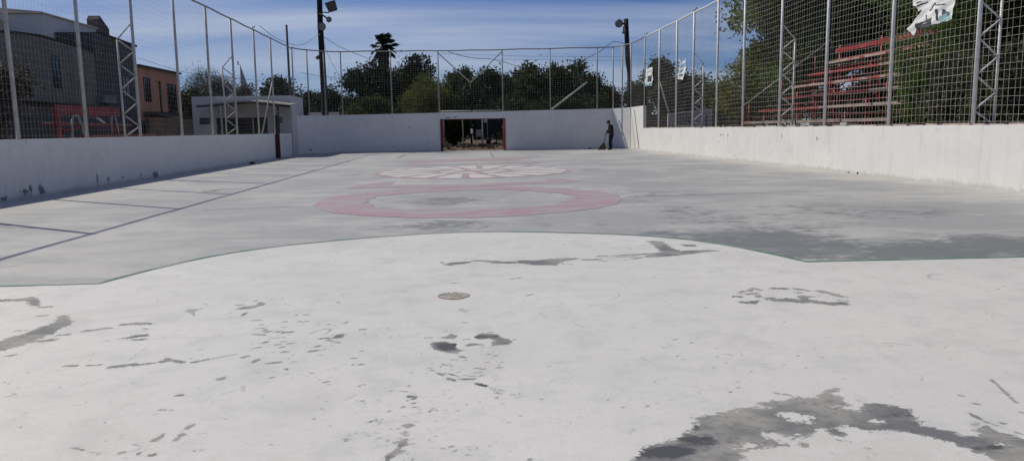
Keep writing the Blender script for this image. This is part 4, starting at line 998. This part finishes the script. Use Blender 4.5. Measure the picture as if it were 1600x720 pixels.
# ================================================================== BANNERS ON THE RIGHT FENCE
def banner(outline, X, label, prints, seed, cell=.012, amp=.02):
    q = np.array([onX(*p, X) for p in outline]); ys = np.arange(q[:, 0].min(), q[:, 0].max() + cell, cell); zs = np.arange(q[:, 1].min(), q[:, 1].max() + cell, cell)
    A_, B2 = np.meshgrid(ys, zs); P = np.stack([A_.ravel(), B2.ravel()], 1); nx_ = len(ys)
    ph = seed * 1.7
    dx = amp * np.sin(P[:, 0] * 7 + P[:, 1] * 4 + ph) + amp * .6 * np.sin(P[:, 0] * 15 - P[:, 1] * 11 + ph * 2) + amp * .3 * np.sin(P[:, 1] * 31 + P[:, 0] * 9)
    Vv = np.stack([X - .06 + dx, P[:, 0], P[:, 1]], 1)
    ii = (np.arange(len(zs) - 1)[:, None] * nx_ + np.arange(nx_ - 1)[None]).ravel()
    cen = (P[ii] + P[ii + nx_ + 1]) / 2; keep = poly_in(cen, q)
    F_ = np.stack([ii, ii + 1, ii + nx_ + 1, ii + nx_], 1)
    o = thing('torn_banner', label, 'banner', (X - .06, float(q[:, 0].mean()), float(q[:, 1].mean())), group='torn banners on the right fence')
    def sub(name, mask, mat, off):
        F2 = F_[mask]
        if not len(F2): return
        u, inv = np.unique(F2, return_inverse=True)
        me_ = np_mesh(name, Vv[u] + np.array([off, 0, 0]), inv.reshape(F2.shape))
        ob = link(name, me_, mat, o); me_.polygons.foreach_set('use_smooth', [True] * len(me_.polygons))
        md = ob.modifiers.new('solid', 'SOLIDIFY'); md.thickness = .002
    sub('cloth', keep, BANNER, 0)
    for poly, mat in prints:
        qq = np.array([onX(*p, X) for p in poly]); sub('print', keep & poly_in(cen, qq), mat, -.006)
    return o
XN = XR + .09
k8 = lambda x, y: (1400 + x / 6.545, y / 6.545)
banner([k8(*p) for p in [(190, -330), (200, 62), (240, 68), (252, 118), (296, 100), (240, 180), (150, 300), (205, 370), (240, 225), (215, 290), (300, 285), (400, 258), (605, 200), (640, -330)]], XN,
       'big torn white banner with dark print high on the near right fence',
       [([k8(*p) for p in [(225, 250), (300, 222), (395, 185), (400, 250), (300, 285), (215, 292)]], PRINTD), ([k8(*p) for p in [(290, 240), (355, 226), (355, 240), (292, 255)]], BANNER),
        ([k8(*p) for p in [(335, 155), (346, 155), (346, 205), (335, 205)]], PRINTD), ([k8(*p) for p in [(443, 100), (466, 95), (466, 205), (443, 212)]], PRINTD),
        ([k8(*p) for p in [(480, 165), (560, 130), (585, 190), (500, 225), (470, 215)]], PRINTT), ([k8(*p) for p in [(497, 95), (530, 105), (520, 150), (500, 160)]], PRINTD), ([k8(*p) for p in [(530, 120), (570, 130), (560, 160), (535, 165)]], PRINTD),
        ([k8(*p) for p in [(240, 30), (300, 10), (300, 18), (245, 40)]], PRINTD), ([k8(*p) for p in [(360, 110), (440, 30), (446, 36), (370, 118)]], PRINTD), ([k8(*p) for p in [(440, 50), (540, 40), (540, 48), (442, 60)]], PRINTD), ([k8(*p) for p in [(240, 60), (340, 20), (344, 28), (250, 72)]], PRINTD)], 1)
k6 = lambda x, y: (1000 + x / 5.536, 80 + y / 5.536)
banner([k6(*p) for p in [(60, 152), (118, 140), (116, 215), (112, 300), (55, 305), (60, 230)]], XN,
       'small square white banner on the far end of the right fence',
       [([k6(*p) for p in [(75, 220), (110, 212), (106, 262), (74, 270)]], PRINTD), ([k6(*p) for p in [(86, 180), (98, 172), (102, 185)]], PRINTD), ([k6(*p) for p in [(62, 282), (112, 275), (112, 298), (60, 302)]], PRINTT)], 2, .02, .03)
banner([k6(*p) for p in [(342, 70), (352, 72), (372, 110), (402, 62), (405, 130), (410, 175), (395, 205), (385, 250), (345, 245), (342, 215), (320, 210), (348, 195), (352, 150)]], XN,
       'shredded pale blue and white banner scrap hanging on the right fence',
       [([k6(*p) for p in [(350, 80), (372, 112), (400, 100), (404, 130), (370, 150), (352, 130)]], PRINTB), ([k6(*p) for p in [(345, 205), (385, 200), (380, 212), (346, 216)]], PRINTD), ([k6(*p) for p in [(355, 160), (380, 155), (375, 180), (356, 185)]], PRINTB)], 3, .02, .03)

# ================================================================== BEHIND THE GOAL
mound = MB(); N = 60; rr = random.Random(5)
vs, fs = [], []
for j in range(16):
    for i in range(N):
        x = -4 + 9.5 * i / (N - 1); y = 48.2 + 7 * j / 15
        z = -.02 + min(j, 3) / 3 * (.08 + .22 * max(0, mnoise.noise((x * .9, y * .6, 2))) + .10 * mnoise.noise((x * 3, y * 2.4, 5)) + .02 * (y - 48) * 1.2)
        vs.append((x, y, z))
        if i and j: fs.append((j*N+i, (j-1)*N+i, (j-1)*N+i-1, j*N+i-1))
o = MB().add(vs, fs).build('dirt_mound', DIRT, None, True); tag(o, 'loose brown earth and rubble behind the goal opening', 'earth', kind='stuff')
rubble = MB()
for _ in range(140):
    x, y = rr.uniform(-1.5, 3.4), rr.uniform(48.3, 51); s = rr.uniform(.03, .12); z = .25 + rr.uniform(-.1, .12)
    rubble.add([(x + s*math.cos(a)*rr.uniform(.6, 1.2), y + s*math.sin(a), z + h_) for h_ in (-s*.6, s*.5) for a in (0, 1.3, 2.5, 3.8, 5.1)], [(0,1,2,3,4), (9,8,7,6,5), (0,5,6,1), (1,6,7,2), (2,7,8,3), (3,8,9,4), (4,9,5,0)])
o = rubble.build('rubble', simple('rubble_stone', (.15, .125, .10), .95, .5, 2), None); tag(o, 'scattered stones lying on the earth behind the goal', 'rubble', kind='stuff')
hut = thing('dark_shed', 'dark blue-black metal shed seen through the goal opening', 'shed', (3, 56, 0))
Yh = 55.5
hx0, hx1 = onY(739, 200, Yh)[0], onY(800, 200, Yh)[0]
for k in range(4):
    a, b = hx0 + (hx1 - hx0) * k / 4, hx0 + (hx1 - hx0) * (k + 1) / 4
    MB().box(a + .01, b - .01, Yh, Yh + .05, .55, 2.6).build('wall_sheet', BLUEB, hut)
MB().box(hx0 - .1, hx1 + .1, Yh - .25, Yh + 2, 2.61, 2.68).build('roof', BLACKM, hut)
MB().box(hx0 + .5, hx1 - .3, Yh - .06, Yh - .012, .60, .67).build('floor_beam', GALVD, hut)
x = onY(761.5, 200, Yh)[0]; MB().box(x - .04, x + .04, Yh - .08, Yh - .01, .55, 2.4).build('frame_post', GALVD, hut)
q = PY(758.5, 189, Yh - .1); MB().box(q.x - .12, q.x + .12, q.y - .1, q.y - .01, q.z - .12, q.z + .14).build('wall_lamp', BANNER, hut)
for (pa, pb, r, mt, lab) in (((722.5, 187), (724.5, 219), .035, GALV, 'thin leaning white pole just left of the dark pole behind the goal'), ((736, 187), (737, 231), .075, WOODP, 'thick dark wooden pole behind the goal opening'), ((753.5, 187), (754.5, 226), .05, GALV, 'straight white pole before the dark shed behind the goal'), ((693, 187), (694.5, 234), .04, GALVD, 'grey pole just inside the left goal post')):
    a, b = PY(*pa, 51.5), PY(*pb, 51.5)
    if b.z > .3: b.z = .1
    o = MB().tube([b, a, a + Vector((0, 0, .15))], r, 8).build('pole', mt, None, True); tag(o, lab, 'pole')
q = PY(737, 205, 51.42); o = MB().box(q.x - .08, q.x + .08, q.y - .02, q.y + .01, q.z - .16, q.z + .16).build('pole_notice', BANNER, None); tag(o, 'little pale notice fixed to the dark pole behind the goal', 'notice')
ch_ = thing('white_chair', 'dim white chair standing behind the goal near the shed', 'chair', (*PY(749, 222, 53.5).xy, .3))
cx_, cy_ = PY(749, 222, 53.5).xy
MB().box(cx_ - .22, cx_ + .22, cy_ - .22, cy_ + .22, .80, .84).build('seat', GALVD, ch_)
MB().box(cx_ - .22, cx_ + .22, cy_ + .20, cy_ + .23, .85, 1.3).build('backrest', GALVD, ch_)
for sx in (-.2, .2):
    for sy in (-.2, .2): MB().tube([(cx_ + sx, cy_ + sy, .3), (cx_ + sx, cy_ + sy, .80)], .018, 6).build('leg', GALVD, ch_)
# long low white wall visible above the end wall at left
o = MB().box(onY(482, 176, 52)[0], onY(530, 176, 52)[0], 51.9, 52.1, 0, onY(505, 175.8, 52)[1]).build('street_wall', LILAC, None); tag(o, 'strip of white wall behind the base of the left light pole', 'wall')

# ================================================================== TREES
def leaves_mesh(name, tips, n, spread, size, seed, droop=0.0, thin=1.0):
    g_ = np.random.default_rng(seed); T = np.array(tips)
    k = g_.integers(0, len(T), n)
    sp = spread * g_.uniform(.5, 1.25, len(T))
    C = T[k] + g_.normal(0, 1, (n, 3)) * sp[k][:, None] * np.array([1, 1, .75])
    if droop: C[:, 2] -= np.abs(g_.normal(0, droop, n))
    u = g_.normal(0, 1, (n, 3)); u[:, 2] -= droop * 1.5; u /= np.linalg.norm(u, axis=1)[:, None]
    w = np.cross(u, g_.normal(0, 1, (n, 3))); w /= np.linalg.norm(w, axis=1)[:, None] + 1e-9
    s = size * g_.uniform(.55, 1.3, n)[:, None]
    a = C - u * s; b = C + w * s * .5 * thin; c_ = C + u * s; d_ = C - w * s * .5 * thin
    Vv = np.stack([a, b, c_, d_], 1).reshape(-1, 3); F_ = np.arange(4 * n).reshape(n, 4)
    return np_mesh(name, Vv, F_)
def sample_tips(lobes, nt, seed, shell=.55):
    g_ = np.random.default_rng(seed); L = np.array(lobes, float)
    vol = (L[:, 3] * L[:, 4] * L[:, 5]) ** .75; k = g_.choice(len(L), nt, p=vol / vol.sum())
    d = g_.normal(0, 1, (nt, 3)); d /= np.linalg.norm(d, axis=1)[:, None]
    r = g_.uniform(0, 1, nt) ** shell
    return L[k, :3] + d * r[:, None] * L[k, 3:6]
def tree(name, label, base, lobes, n, leaf, mat, seed, spread=.32, trunk_r=.18, nt=None, bark=BARK, droop=0.0, cat='tree', group=None, limbs=14, thin=1.0, twigs=0):
    o = thing(name, label, cat, (base[0], base[1], base[2] if len(base) > 2 else 0), group=group)
    tips = sample_tips(lobes, nt or max(40, n // 70), seed)
    link('crown', leaves_mesh('crown', tips, n, spread, leaf, seed, droop, thin), mat, o)
    g_ = random.Random(seed); b = MB(); B0 = Vector((base[0], base[1], -.1))
    L = sorted(lobes, key=lambda q: -q[3] * q[4] * q[5]); cz = sum(q[2] for q in lobes) / len(lobes)
    top = Vector((sum(q[0] for q in lobes) / len(lobes), sum(q[1] for q in lobes) / len(lobes), cz))
    fork = B0.lerp(top, .45); fork.x += g_.uniform(-.2, .2)
    b.tube([B0, B0.lerp(fork, .5) + Vector((g_.uniform(-.1, .1), g_.uniform(-.1, .1), 0)), fork, fork.lerp(top, .55)], [trunk_r * 1.25, trunk_r, trunk_r * .8, trunk_r * .45], 8)
    for i in range(limbs):
        t = Vector(tips[g_.randrange(len(tips))]); md = fork.lerp(t, .5) + Vector((g_.uniform(-.3, .3), g_.uniform(-.3, .3), g_.uniform(0, .4)))
        b.tube([fork.lerp(top, g_.uniform(0, .5)), md, t], [trunk_r * .42, trunk_r * .26, trunk_r * .06], 6)
    for i in range(twigs):
        t = Vector(tips[g_.randrange(len(tips))]); dv = Vector((g_.gauss(0, .5), g_.gauss(0, .5), g_.uniform(.2, 1))).normalized() * g_.uniform(.5, 1.3)
        b.tube([t - dv * .6, t + dv * .3, t + dv + Vector((g_.gauss(0, .1), 0, 0))], [.03, .02, .006], 4)
    b.build('trunk', bark, o, True)
    return o
def auto_lobes(xc, w, ytop, Y, zb, seed, k=7):
    """crown as overlapping lobes, from its width and top in the photo at its distance"""
    g_ = random.Random(seed); X0, zt = onY(xc, ytop, Y); W = w / FPX * Y / 2; H2 = (zt - zb) / 2; out = []
    out.append((X0, Y, zb + H2 * .95, W * .68, W * .62, H2 * .86))
    for i in range(k):
        a = g_.uniform(0, 2 * math.pi); rr_ = g_.uniform(.35, .72); zz_ = zb + H2 * g_.uniform(.45, 1.55); s = g_.uniform(.28, .45)
        out.append((X0 + math.cos(a) * W * rr_, Y + math.sin(a) * W * rr_ * .8, zz_, W * s, W * s, min(H2 * s, zt - zz_ + .1)))
    out.append((X0 + g_.uniform(-.2, .2) * W, Y, zt - H2 * .32, W * .33, W * .33, H2 * .3))
    return out, X0
def back_tree(xc, w, ytop, Y, mat, seed, label, n=15000, leaf=.13, zb=.6, spread=.34, name='leafy_tree', **kw):
    n = int(n * 1.35); lb, X0 = auto_lobes(xc, w, ytop, Y, zb, seed)
    return tree(name, label, (X0, Y), lb, n, leaf, mat, seed, spread, group='trees behind the end wall', **kw)
back_tree(588, 118, 96, 62, L_DARK, 11, 'broad dark tree with the palm rising behind it', 22000)
back_tree(640, 134, 84, 64, L_DARK, 12, 'tallest dark tree behind the end wall, right of the palm', 22000)
back_tree(665, 112, 114, 55, L_OLIVE, 13, 'soft olive drooping tree close behind the end wall left of goal', 30000, .10, 1.0, .3, droop=.35, thin=.5)
back_tree(708, 96, 102, 67, L_MID, 14, 'thin airy tree seen through the left end of the V brace', 7000, .13, 2.0, .3)
back_tree(760, 132, 105, 62, L_DARK, 15, 'dark tree directly above the goal opening', 18000)
back_tree(828, 126, 99, 60, L_MID, 16, 'wide dark green tree right of the goal', 24000)
back_tree(898, 100, 92, 59, L_MID, 17, 'tree with bare twigs on top behind the slanted fence brace', 15000, twigs=60, bark=PALEBARK)
back_tree(952, 70, 134, 66, L_DARK, 18, 'low dark tree between slanted brace and right light pole', 10000)
back_tree(520, 84, 137, 76, L_DARK, 19, 'low distant tree right of the left light pole', 10000, .15)
back_tree(482, 60, 139, 80, L_DARK, 20, 'low distant tree left of the left light pole', 8000, .15)
back_tree(1000, 56, 127, 72, L_DARK, 21, 'small distant tree just right of the right light pole', 8000, .15)
back_tree(1062, 100, 114, 60, L_DARK, 22, 'round dark tree above the grey block wall behind the banners', 20000)
back_tree(1029, 40, 94, 63, L_DARK, 23, 'tall narrow dark tree behind the small square banner', 9000, .14, 4.0)
back_tree(1128, 54, 122, 56, L_MID, 24, 'bushy green tree above the black gate', 10000)
back_tree(433, 66, 113, 66, L_DARK, 25, 'small dark tree behind the pavilion near the tall grey pole', 9000, .14)
back_tree(318, 96, 104, 66, L_GREY, 26, 'bare greyish brown tree behind the white pavilion', 16000, .10, .8, .45, twigs=160, bark=PALEBARK, thin=.35)
back_tree(300, 70, 140, 60, L_DARK, 27, 'dark bush at the foot of the bare greyish tree', 9000)
back_tree(378, 80, 134, 72, L_GREY, 28, 'low dull scrub tree below the church steeple', 9000, .12)
back_tree(710, 62, 150, 54.6, L_DARK, 29, 'dark undergrowth just behind the goal wall', 16000, .10, .1, .3)
back_tree(860, 200, 150, 54, L_DARK, 30, 'dark undergrowth behind the end wall right of the goal', 18000, .10, .1, .3)
back_tree(575, 110, 150, 57, L_MID, 31, 'dark undergrowth behind the end wall left of the goal', 12000, .11, .1, .3)

# palm
pc = PY(598, 73, 78)
pm = thing('palm_tree', 'tall fan palm with ragged windblown crown above the trees', 'palm', (pc.x, 78, 0))
MB().tube([(pc.x - .3, 78, -.1), (pc.x - .15, 78, 5), (pc.x, 78, pc.z)], [.34, .28, .24], 10).build('trunk', BARK, pm, True)
rr = random.Random(9)
for k in range(46):
    a = rr.uniform(0, 2*math.pi); el = rr.uniform(-.7, 1.35); L = rr.uniform(.5, 1.0)
    d = Vector((math.cos(a) * math.cos(el) * .8 + .15, math.sin(a) * math.cos(el) * .8, math.sin(el) * 1.15)).normalized()
    tip = pc + d * L; s = d.cross(Vector((0, 0, 1))).normalized(); b = MB(); b.tube([pc, tip], .03, 4)
    for j in range(15):
        t = (j - 7) / 7; dd = (d * math.cos(t * 1.35) + s * math.sin(t * 1.35)).normalized(); ln_ = rr.uniform(.5, .8)
        e = tip + dd * ln_ + Vector((.16, 0, -.28 * ln_)); w_ = dd.cross(Vector((rr.gauss(0, .4), -1, rr.gauss(0, .4)))).normalized() * .075
        b.add([tip - w_ * .6, tip + dd * ln_ * .5 + w_, e, tip + dd * ln_ * .5 - w_], [(0, 1, 2, 3)])
    b.build('frond', L_PALM, pm)
sk = MB()
for k in range(160):
    a = rr.uniform(0, 2*math.pi); z = pc.z - rr.uniform(.2, 1.9); q = Vector((pc.x + math.cos(a) * .45, 78 + math.sin(a) * .45, z))
    sk.add([(q.x, q.y, q.z), (q.x + .12, q.y + .05, q.z - .3), (q.x + rr.uniform(-.1, .2), q.y, q.z - .75), (q.x - .1, q.y, q.z - .3)], [(0, 1, 2, 3)])
sk.build('dead_frond_skirt', leaf_mat('dead_frond', (.03, .026, .02), (.075, .065, .05), .1), pm)

# right side vegetation
tree('shade_tree', 'large leafy shade tree arching over the red bleachers', (19.0, 37.5), [(18.4, 37, 8.2, 4.6, 4.2, 3.0), (15.6, 36, 8.6, 2.6, 2.4, 2.2), (14.7, 36, 6.6, 1.8, 1.9, 1.5), (17.0, 35.5, 5.9, 2.2, 2, 1.6), (21.5, 36, 8, 3.2, 3, 3), (15.4, 37, 4.8, 1.3, 1.5, 1.0), (24.0, 36, 6.5, 3, 2.5, 3)], 66000, .115, L_SHADE, 41, .34, .34, limbs=34, nt=760)
tree('yellow_green_bush', 'yellowish green bush behind the lower left end of the bleachers', (14.4, 36.2), [(14.2, 36.2, 2.6, 1.7, 1.2, 2.3), (15.5, 36.6, 3.4, 1.6, 1.2, 2.2), (16.8, 36.8, 3.2, 1.6, 1.2, 2.6)], 30000, .085, L_YELLOW, 42, .28, .1, cat='bush', limbs=12)
tree('dark_tree', 'dark tree behind the top rows of the bleachers', (20.5, 31), [(20.4, 31, 6.2, 2.4, 2.6, 3.2), (18.8, 29, 7.5, 2.2, 2.4, 2.0), (22.5, 29, 5, 2.5, 2.5, 3.2)], 34000, .11, L_OVER, 43, .32, .2, limbs=20)
tree('green_creeper_tree', 'bright green feathery tree hanging over the near end of the bleachers', (14.2, 20.8), [(13.6, 20.2, 4.4, .8, .8, 1.9), (14.0, 21.3, 6.2, 1.8, 1.6, 1.5), (13.4, 20.4, 2.4, .7, .7, 1.4), (15.3, 22.5, 6.6, 1.9, 1.8, 1.4), (13.2, 22.6, 6.0, 1.2, 1.4, .9)], 44000, .06, L_BRIGHT, 44, .26, .14, bark=PALEBARK, droop=.3, thin=.5, limbs=22, nt=420)
tree('flowering_hedge', 'tall dark hedge with pale dry leaves behind the near right fence', (12.6, 17.0), [(12.5, 18.6, 1.6, .7, 1.2, 1.6), (12.5, 16.8, 1.5, .7, 1.3, 1.5), (12.6, 17.6, 2.3, .6, 1.4, .9), (12.5, 15.4, 1.5, .7, 1.0, 1.4), (12.7, 16.2, 2.5, .6, 1.0, .7)], 42000, .055, L_HEDGE, 45, .16, .07, cat='hedge', limbs=20, nt=500)
tree('standin_dark_hedge', 'almost black hedge standing in for a dark roofed interior at the right picture edge beside the last fence post', (13.2, 13.3), [(13.2, 13.6, 1.4, .9, 1.2, 1.5), (13.4, 12.2, 1.4, .9, 1.4, 1.5), (13.5, 14.6, 1.6, .8, .9, 1.4)], 32000, .06, L_DARK, 46, .2, .07, cat='hedge', limbs=14, nt=380)  # leaf mass stands in for a dark roofed interior
tree('overhanging_tree', 'dark leafy tree above the hedge behind the big torn banner', (17.2, 21.0), [(17.0, 20.6, 5.4, 1.9, 2.0, 1.9), (16.0, 18.6, 5.2, 1.3, 1.6, 1.3), (18.6, 19.4, 6.4, 2.0, 2.0, 1.4), (16.6, 22.4, 3.6, 1.6, 1.5, 2.2), (15.6, 19.8, 3.6, 1.0, 1.3, 1.6)], 46000, .085, L_OVER, 47, .26, .16, limbs=26, nt=520)
tree('added_dark_shrubs', 'dark shrubs added to darken the space under and behind the bleachers', (17.4, 26.5), [(17.3, y_, 1.5, .8, 1.6, 1.7) for y_ in (20.5, 22.5, 24.5, 26.5, 28.5, 30.5, 32.5)] + [(17.9, y_, 3.2, .8, 1.6, 1.6) for y_ in (21, 23, 25, 27, 29, 31)], 80000, .12, L_DARK, 49, .28, .08, cat='bush', limbs=24, nt=700)  # added so that the view through the bleachers stays dark
tree('sunlit_tree', 'sunlit green tree between the shade tree and the bleachers', (17.6, 34.2), [(16.2, 34.2, 4.3, 1.3, 1.2, 1.4), (17.8, 34.2, 5.6, 1.7, 1.3, 1.5), (15.0, 34.6, 3.2, 1.0, 1.0, 1.5), (19.4, 33.6, 6.4, 1.5, 1.4, 1.6)], 36000, .085, L_BRIGHT, 50, .28, .12, limbs=18, nt=420)
tree('leafy_branch_tree', 'green sapling leaning over the near end of the bleachers by the hedge', (12.9, 20.3), [(12.8, 20.4, 2.3, .55, .7, 1.0), (12.7, 20.9, 3.3, .5, .6, .7), (12.9, 19.8, 1.6, .5, .6, .8)], 14000, .05, L_BRIGHT, 51, .2, .05, droop=.2, thin=.55, limbs=12)
# left: ivy tree before the grey house
tree('ivy_tree', 'straggly dull tree in front of the grey house, far left', (-16.5, 28.8), [(-16.5, 28.8, 2.7, .8, .9, 1.2), (-16.4, 29.6, 3.3, .7, .9, .8), (-16.6, 28.0, 2.4, .6, .7, .9)], 4000, .07, L_GREY, 48, .3, .06, limbs=12, twigs=40)

# ================================================================== PERSON AND BROOM
fx, fy = gz(953, 234.3)
HS = 1.70
def skin_obj(name, verts, edges, mat, parent, sub=2, root=0, bulk=1.0):
    me_ = bpy.data.meshes.new(name); me_.from_pydata([Vector(v[:3]) for v in verts], edges, []); me_.update()
    o = link(name, me_, mat, parent)
    md = o.modifiers.new('skin', 'SKIN'); md.use_smooth_shade = True
    for i, v in enumerate(verts):
        r_ = v[3] * bulk; me_.skin_vertices[0].data[i].radius = (r_, v[4] * bulk if len(v) > 4 else r_)
    me_.skin_vertices[0].data[root].use_root = True
    ss = o.modifiers.new('sub', 'SUBSURF'); ss.levels = sub; ss.render_levels = sub
    return o
SKIN = simple('skin', (.15, .085, .06), .6, .1); SHIRT = simple('black_shirt', (.012, .012, .014), .9, .3); JEANS = simple('dark_jeans', (.012, .016, .030), .9, .3); HAIR = simple('black_hair', (.008, .007, .007), .7); SHOE = simple('dark_shoe', (.012, .012, .013), .6)
def W(x, y, z): return (fx + x, fy + y, z)       # figure faces -x (towards the broom), leaning slightly
pelvis = (0.08, 0, .93)
grip_hi, grip_lo = (-.20, -.02, 1.08), (-.27, .02, .93)
bv = [W(*pelvis) + (.13, .11), W(.07, 0, 1.08) + (.125, .10), W(.05, 0, 1.25) + (.145, .115), W(.03, 0, 1.40) + (.11, .09), W(-.02, 0, 1.475) + (.055, .05), W(-.07, 0, 1.545) + (.075, .085), W(-.10, 0, 1.61) + (.088, .10), W(-.105, 0, 1.67) + (.06, .07)]
be = [(i, i + 1) for i in range(7)]
def addv(p, r, link_to):
    bv.append(p + ((r, r) if not isinstance(r, tuple) else r)); be.append((link_to, len(bv) - 1)); return len(bv) - 1
nose = addv(W(-.205, 0, 1.585), .016, 6); 
for s in (-1, 1): addv(W(-.09, s * .095, 1.60), .016, 6)
for s in (-1, 1):
    sh = addv(W(.03, s * .17, 1.395), .062, 3); el = addv(W(.02 if s < 0 else -.02, s * .23, 1.13), .044, sh)
    gpt = grip_hi if s > 0 else grip_lo
    wr = addv(W(gpt[0] + .05, gpt[1] + s * .05, gpt[2] + .02), .027, el); pa = addv(W(gpt[0] + .005, gpt[1] + s * .035, gpt[2] + .0), .032, wr)
    for k in range(4):
        f1 = addv(W(gpt[0] - .035, gpt[1] + s * .025, gpt[2] + .028 - .02 * k), .009, pa)
        addv(W(gpt[0] - .04, gpt[1] - s * .012, gpt[2] + .026 - .02 * k), .008, f1)
    th = addv(W(gpt[0] + .0, gpt[1] - s * .01, gpt[2] + .045), .010, pa); addv(W(gpt[0] - .03, gpt[1] - s * .03, gpt[2] + .05), .009, th)
    hp = addv(W(.075, s * .09, .86), .10, 0); kn = addv(W(.02 + .03 * s, s * .11, .49), .062, hp); an = addv(W(.06 + .05 * s, s * .12, .10), .042, kn)
    addv(W(-.09 + .05 * s, s * .13, .045), (.035, .04), an)
person = skin_obj('person', bv, be, SKIN, None)
tag(person, 'person in dark clothes sweeping with head bowed before the end wall', 'person')
sv = [W(.08, 0, .90) + (.155, .135), W(.07, 0, 1.08) + (.150, .125), W(.05, 0, 1.25) + (.165, .135), W(.03, 0, 1.40) + (.125, .105), W(.0, 0, 1.46) + (.07, .065)]
se = [(0, 1), (1, 2), (2, 3), (3, 4)]
for s in (-1, 1):
    sv.append(W(.03, s * .17, 1.395) + (.075, .075)); se.append((3, len(sv) - 1)); sv.append(W(.025 if s < 0 else -.01, s * .22, 1.17) + (.062, .062)); se.append((len(sv) - 2, len(sv) - 1))
    gpt = grip_hi if s > 0 else grip_lo
    sv.append(W(gpt[0] + .07, gpt[1] + s * .055, gpt[2] + .03) + (.038, .038)); se.append((len(sv) - 2, len(sv) - 1))
skin_obj('shirt', sv, se, SHIRT, person, bulk=1.3)
tv = [W(.08, 0, 1.0) + (.145, .125), W(.08, 0, .90) + (.150, .13)]; te = [(0, 1)]
for s in (-1, 1):
    tv.append(W(.075, s * .09, .82) + (.110, .10)); te.append((1, len(tv) - 1)); tv.append(W(.02 + .03 * s, s * .11, .49) + (.082, .08)); te.append((len(tv) - 2, len(tv) - 1)); tv.append(W(.06 + .05 * s, s * .12, .08) + (.070, .065)); te.append((len(tv) - 2, len(tv) - 1))
skin_obj('trousers', tv, te, JEANS, person, bulk=1.3)
for s in (-1, 1):
    skin_obj('shoe', [W(.10 + .05 * s, s * .12, .045) + (.045, .045), W(.0 + .05 * s, s * .125, .045) + (.05, .045), W(-.11 + .05 * s, s * .135, .035) + (.045, .035)], [(0, 1), (1, 2)], SHOE, person)
hb = MB().ball(W(-.085, 0, 1.635), .115, 14, 10, 1.0, .93, .95)
hb.v = [v_ for v_ in hb.v]
hair = hb.build('hair', HAIR, person, True)
for p_ in hair.data.vertices:
    lx, lz = p_.co.x - (fx - .085), p_.co.z - 1.635
    if lx < -.05 and lz < .03: p_.co.x += min(.11, (-.05 - lx) * 1.3) ; p_.co.z += .03
MB().prism([W(-.15, -.075, 1.665), W(-.15, .075, 1.665), W(-.27, .055, 1.63), W(-.27, -.055, 1.63)], (0, 0, .012)).build('cap_peak', HAIR, person)
for s in (-1, 1): MB().ball(W(-.185, s * .035, 1.615), .012, 8, 6).build('eye', BLACKM, person, True)
bx0, by0 = gz(940, 234.6)
br_ = thing('broom', 'straw broom with dark handle held by the sweeping person', 'broom', (bx0, by0, 0))
ht = Vector(W(-.17, -.04, 1.16)); hb_ = Vector((bx0 + .16, fy + .05, .42))
dd = (ht - hb_).normalized()
MB().tube([hb_ - dd * .05, ht], .017, 8).build('handle', WOODP, br_, True)
bm2 = MB(); rr = random.Random(2)
Q0 = hb_ - dd * .02
for k in range(120):
    t = rr.uniform(-1, 1); u = rr.uniform(-.6, .6)
    e = Vector((bx0 + .02 + t * .24, fy + .02 + u * .10, .012)); mid_ = Q0.lerp(e, .5) + Vector((t * .05, u * .02, .02))
    bm2.tube([Q0 + Vector((t * .04, u * .03, 0)), mid_, e], [.008, .009, .006], 4)
bm2.build('bristles', simple('straw', (.17, .135, .08), .9, .4, 8), br_)
MB().tube([Q0 + dd * .06, Q0 - dd * .05], [.03, .055], 10).build('collar', WOODP, br_, True)

# small litter on the floor
for k, (px, py, s, lab) in enumerate(((922, 232.8, .12, 'dark lump of litter at the end wall base left of the sweeper'), (394, 256.5, .16, 'small flat dark scrap on the floor near the left wall'))):
    x, y = gz(px, py); rr = random.Random(k)
    b = MB(); ring = [(x + s * math.cos(a) * rr.uniform(.6, 1.2), y + s * .7 * math.sin(a) * rr.uniform(.6, 1.2)) for a in np.linspace(0, 2*math.pi, 9)[:-1]]
    b.add([(p[0], p[1], .005) for p in ring] + [(x + (p[0] - x) * .6, y + (p[1] - y) * .6, .02 + s * .5) for p in ring], [tuple(range(8, 16))] + [(i, (i + 1) % 8, 8 + (i + 1) % 8, 8 + i) for i in range(8)])
    tag(b.build('litter', BLACKM, None), lab, 'litter')
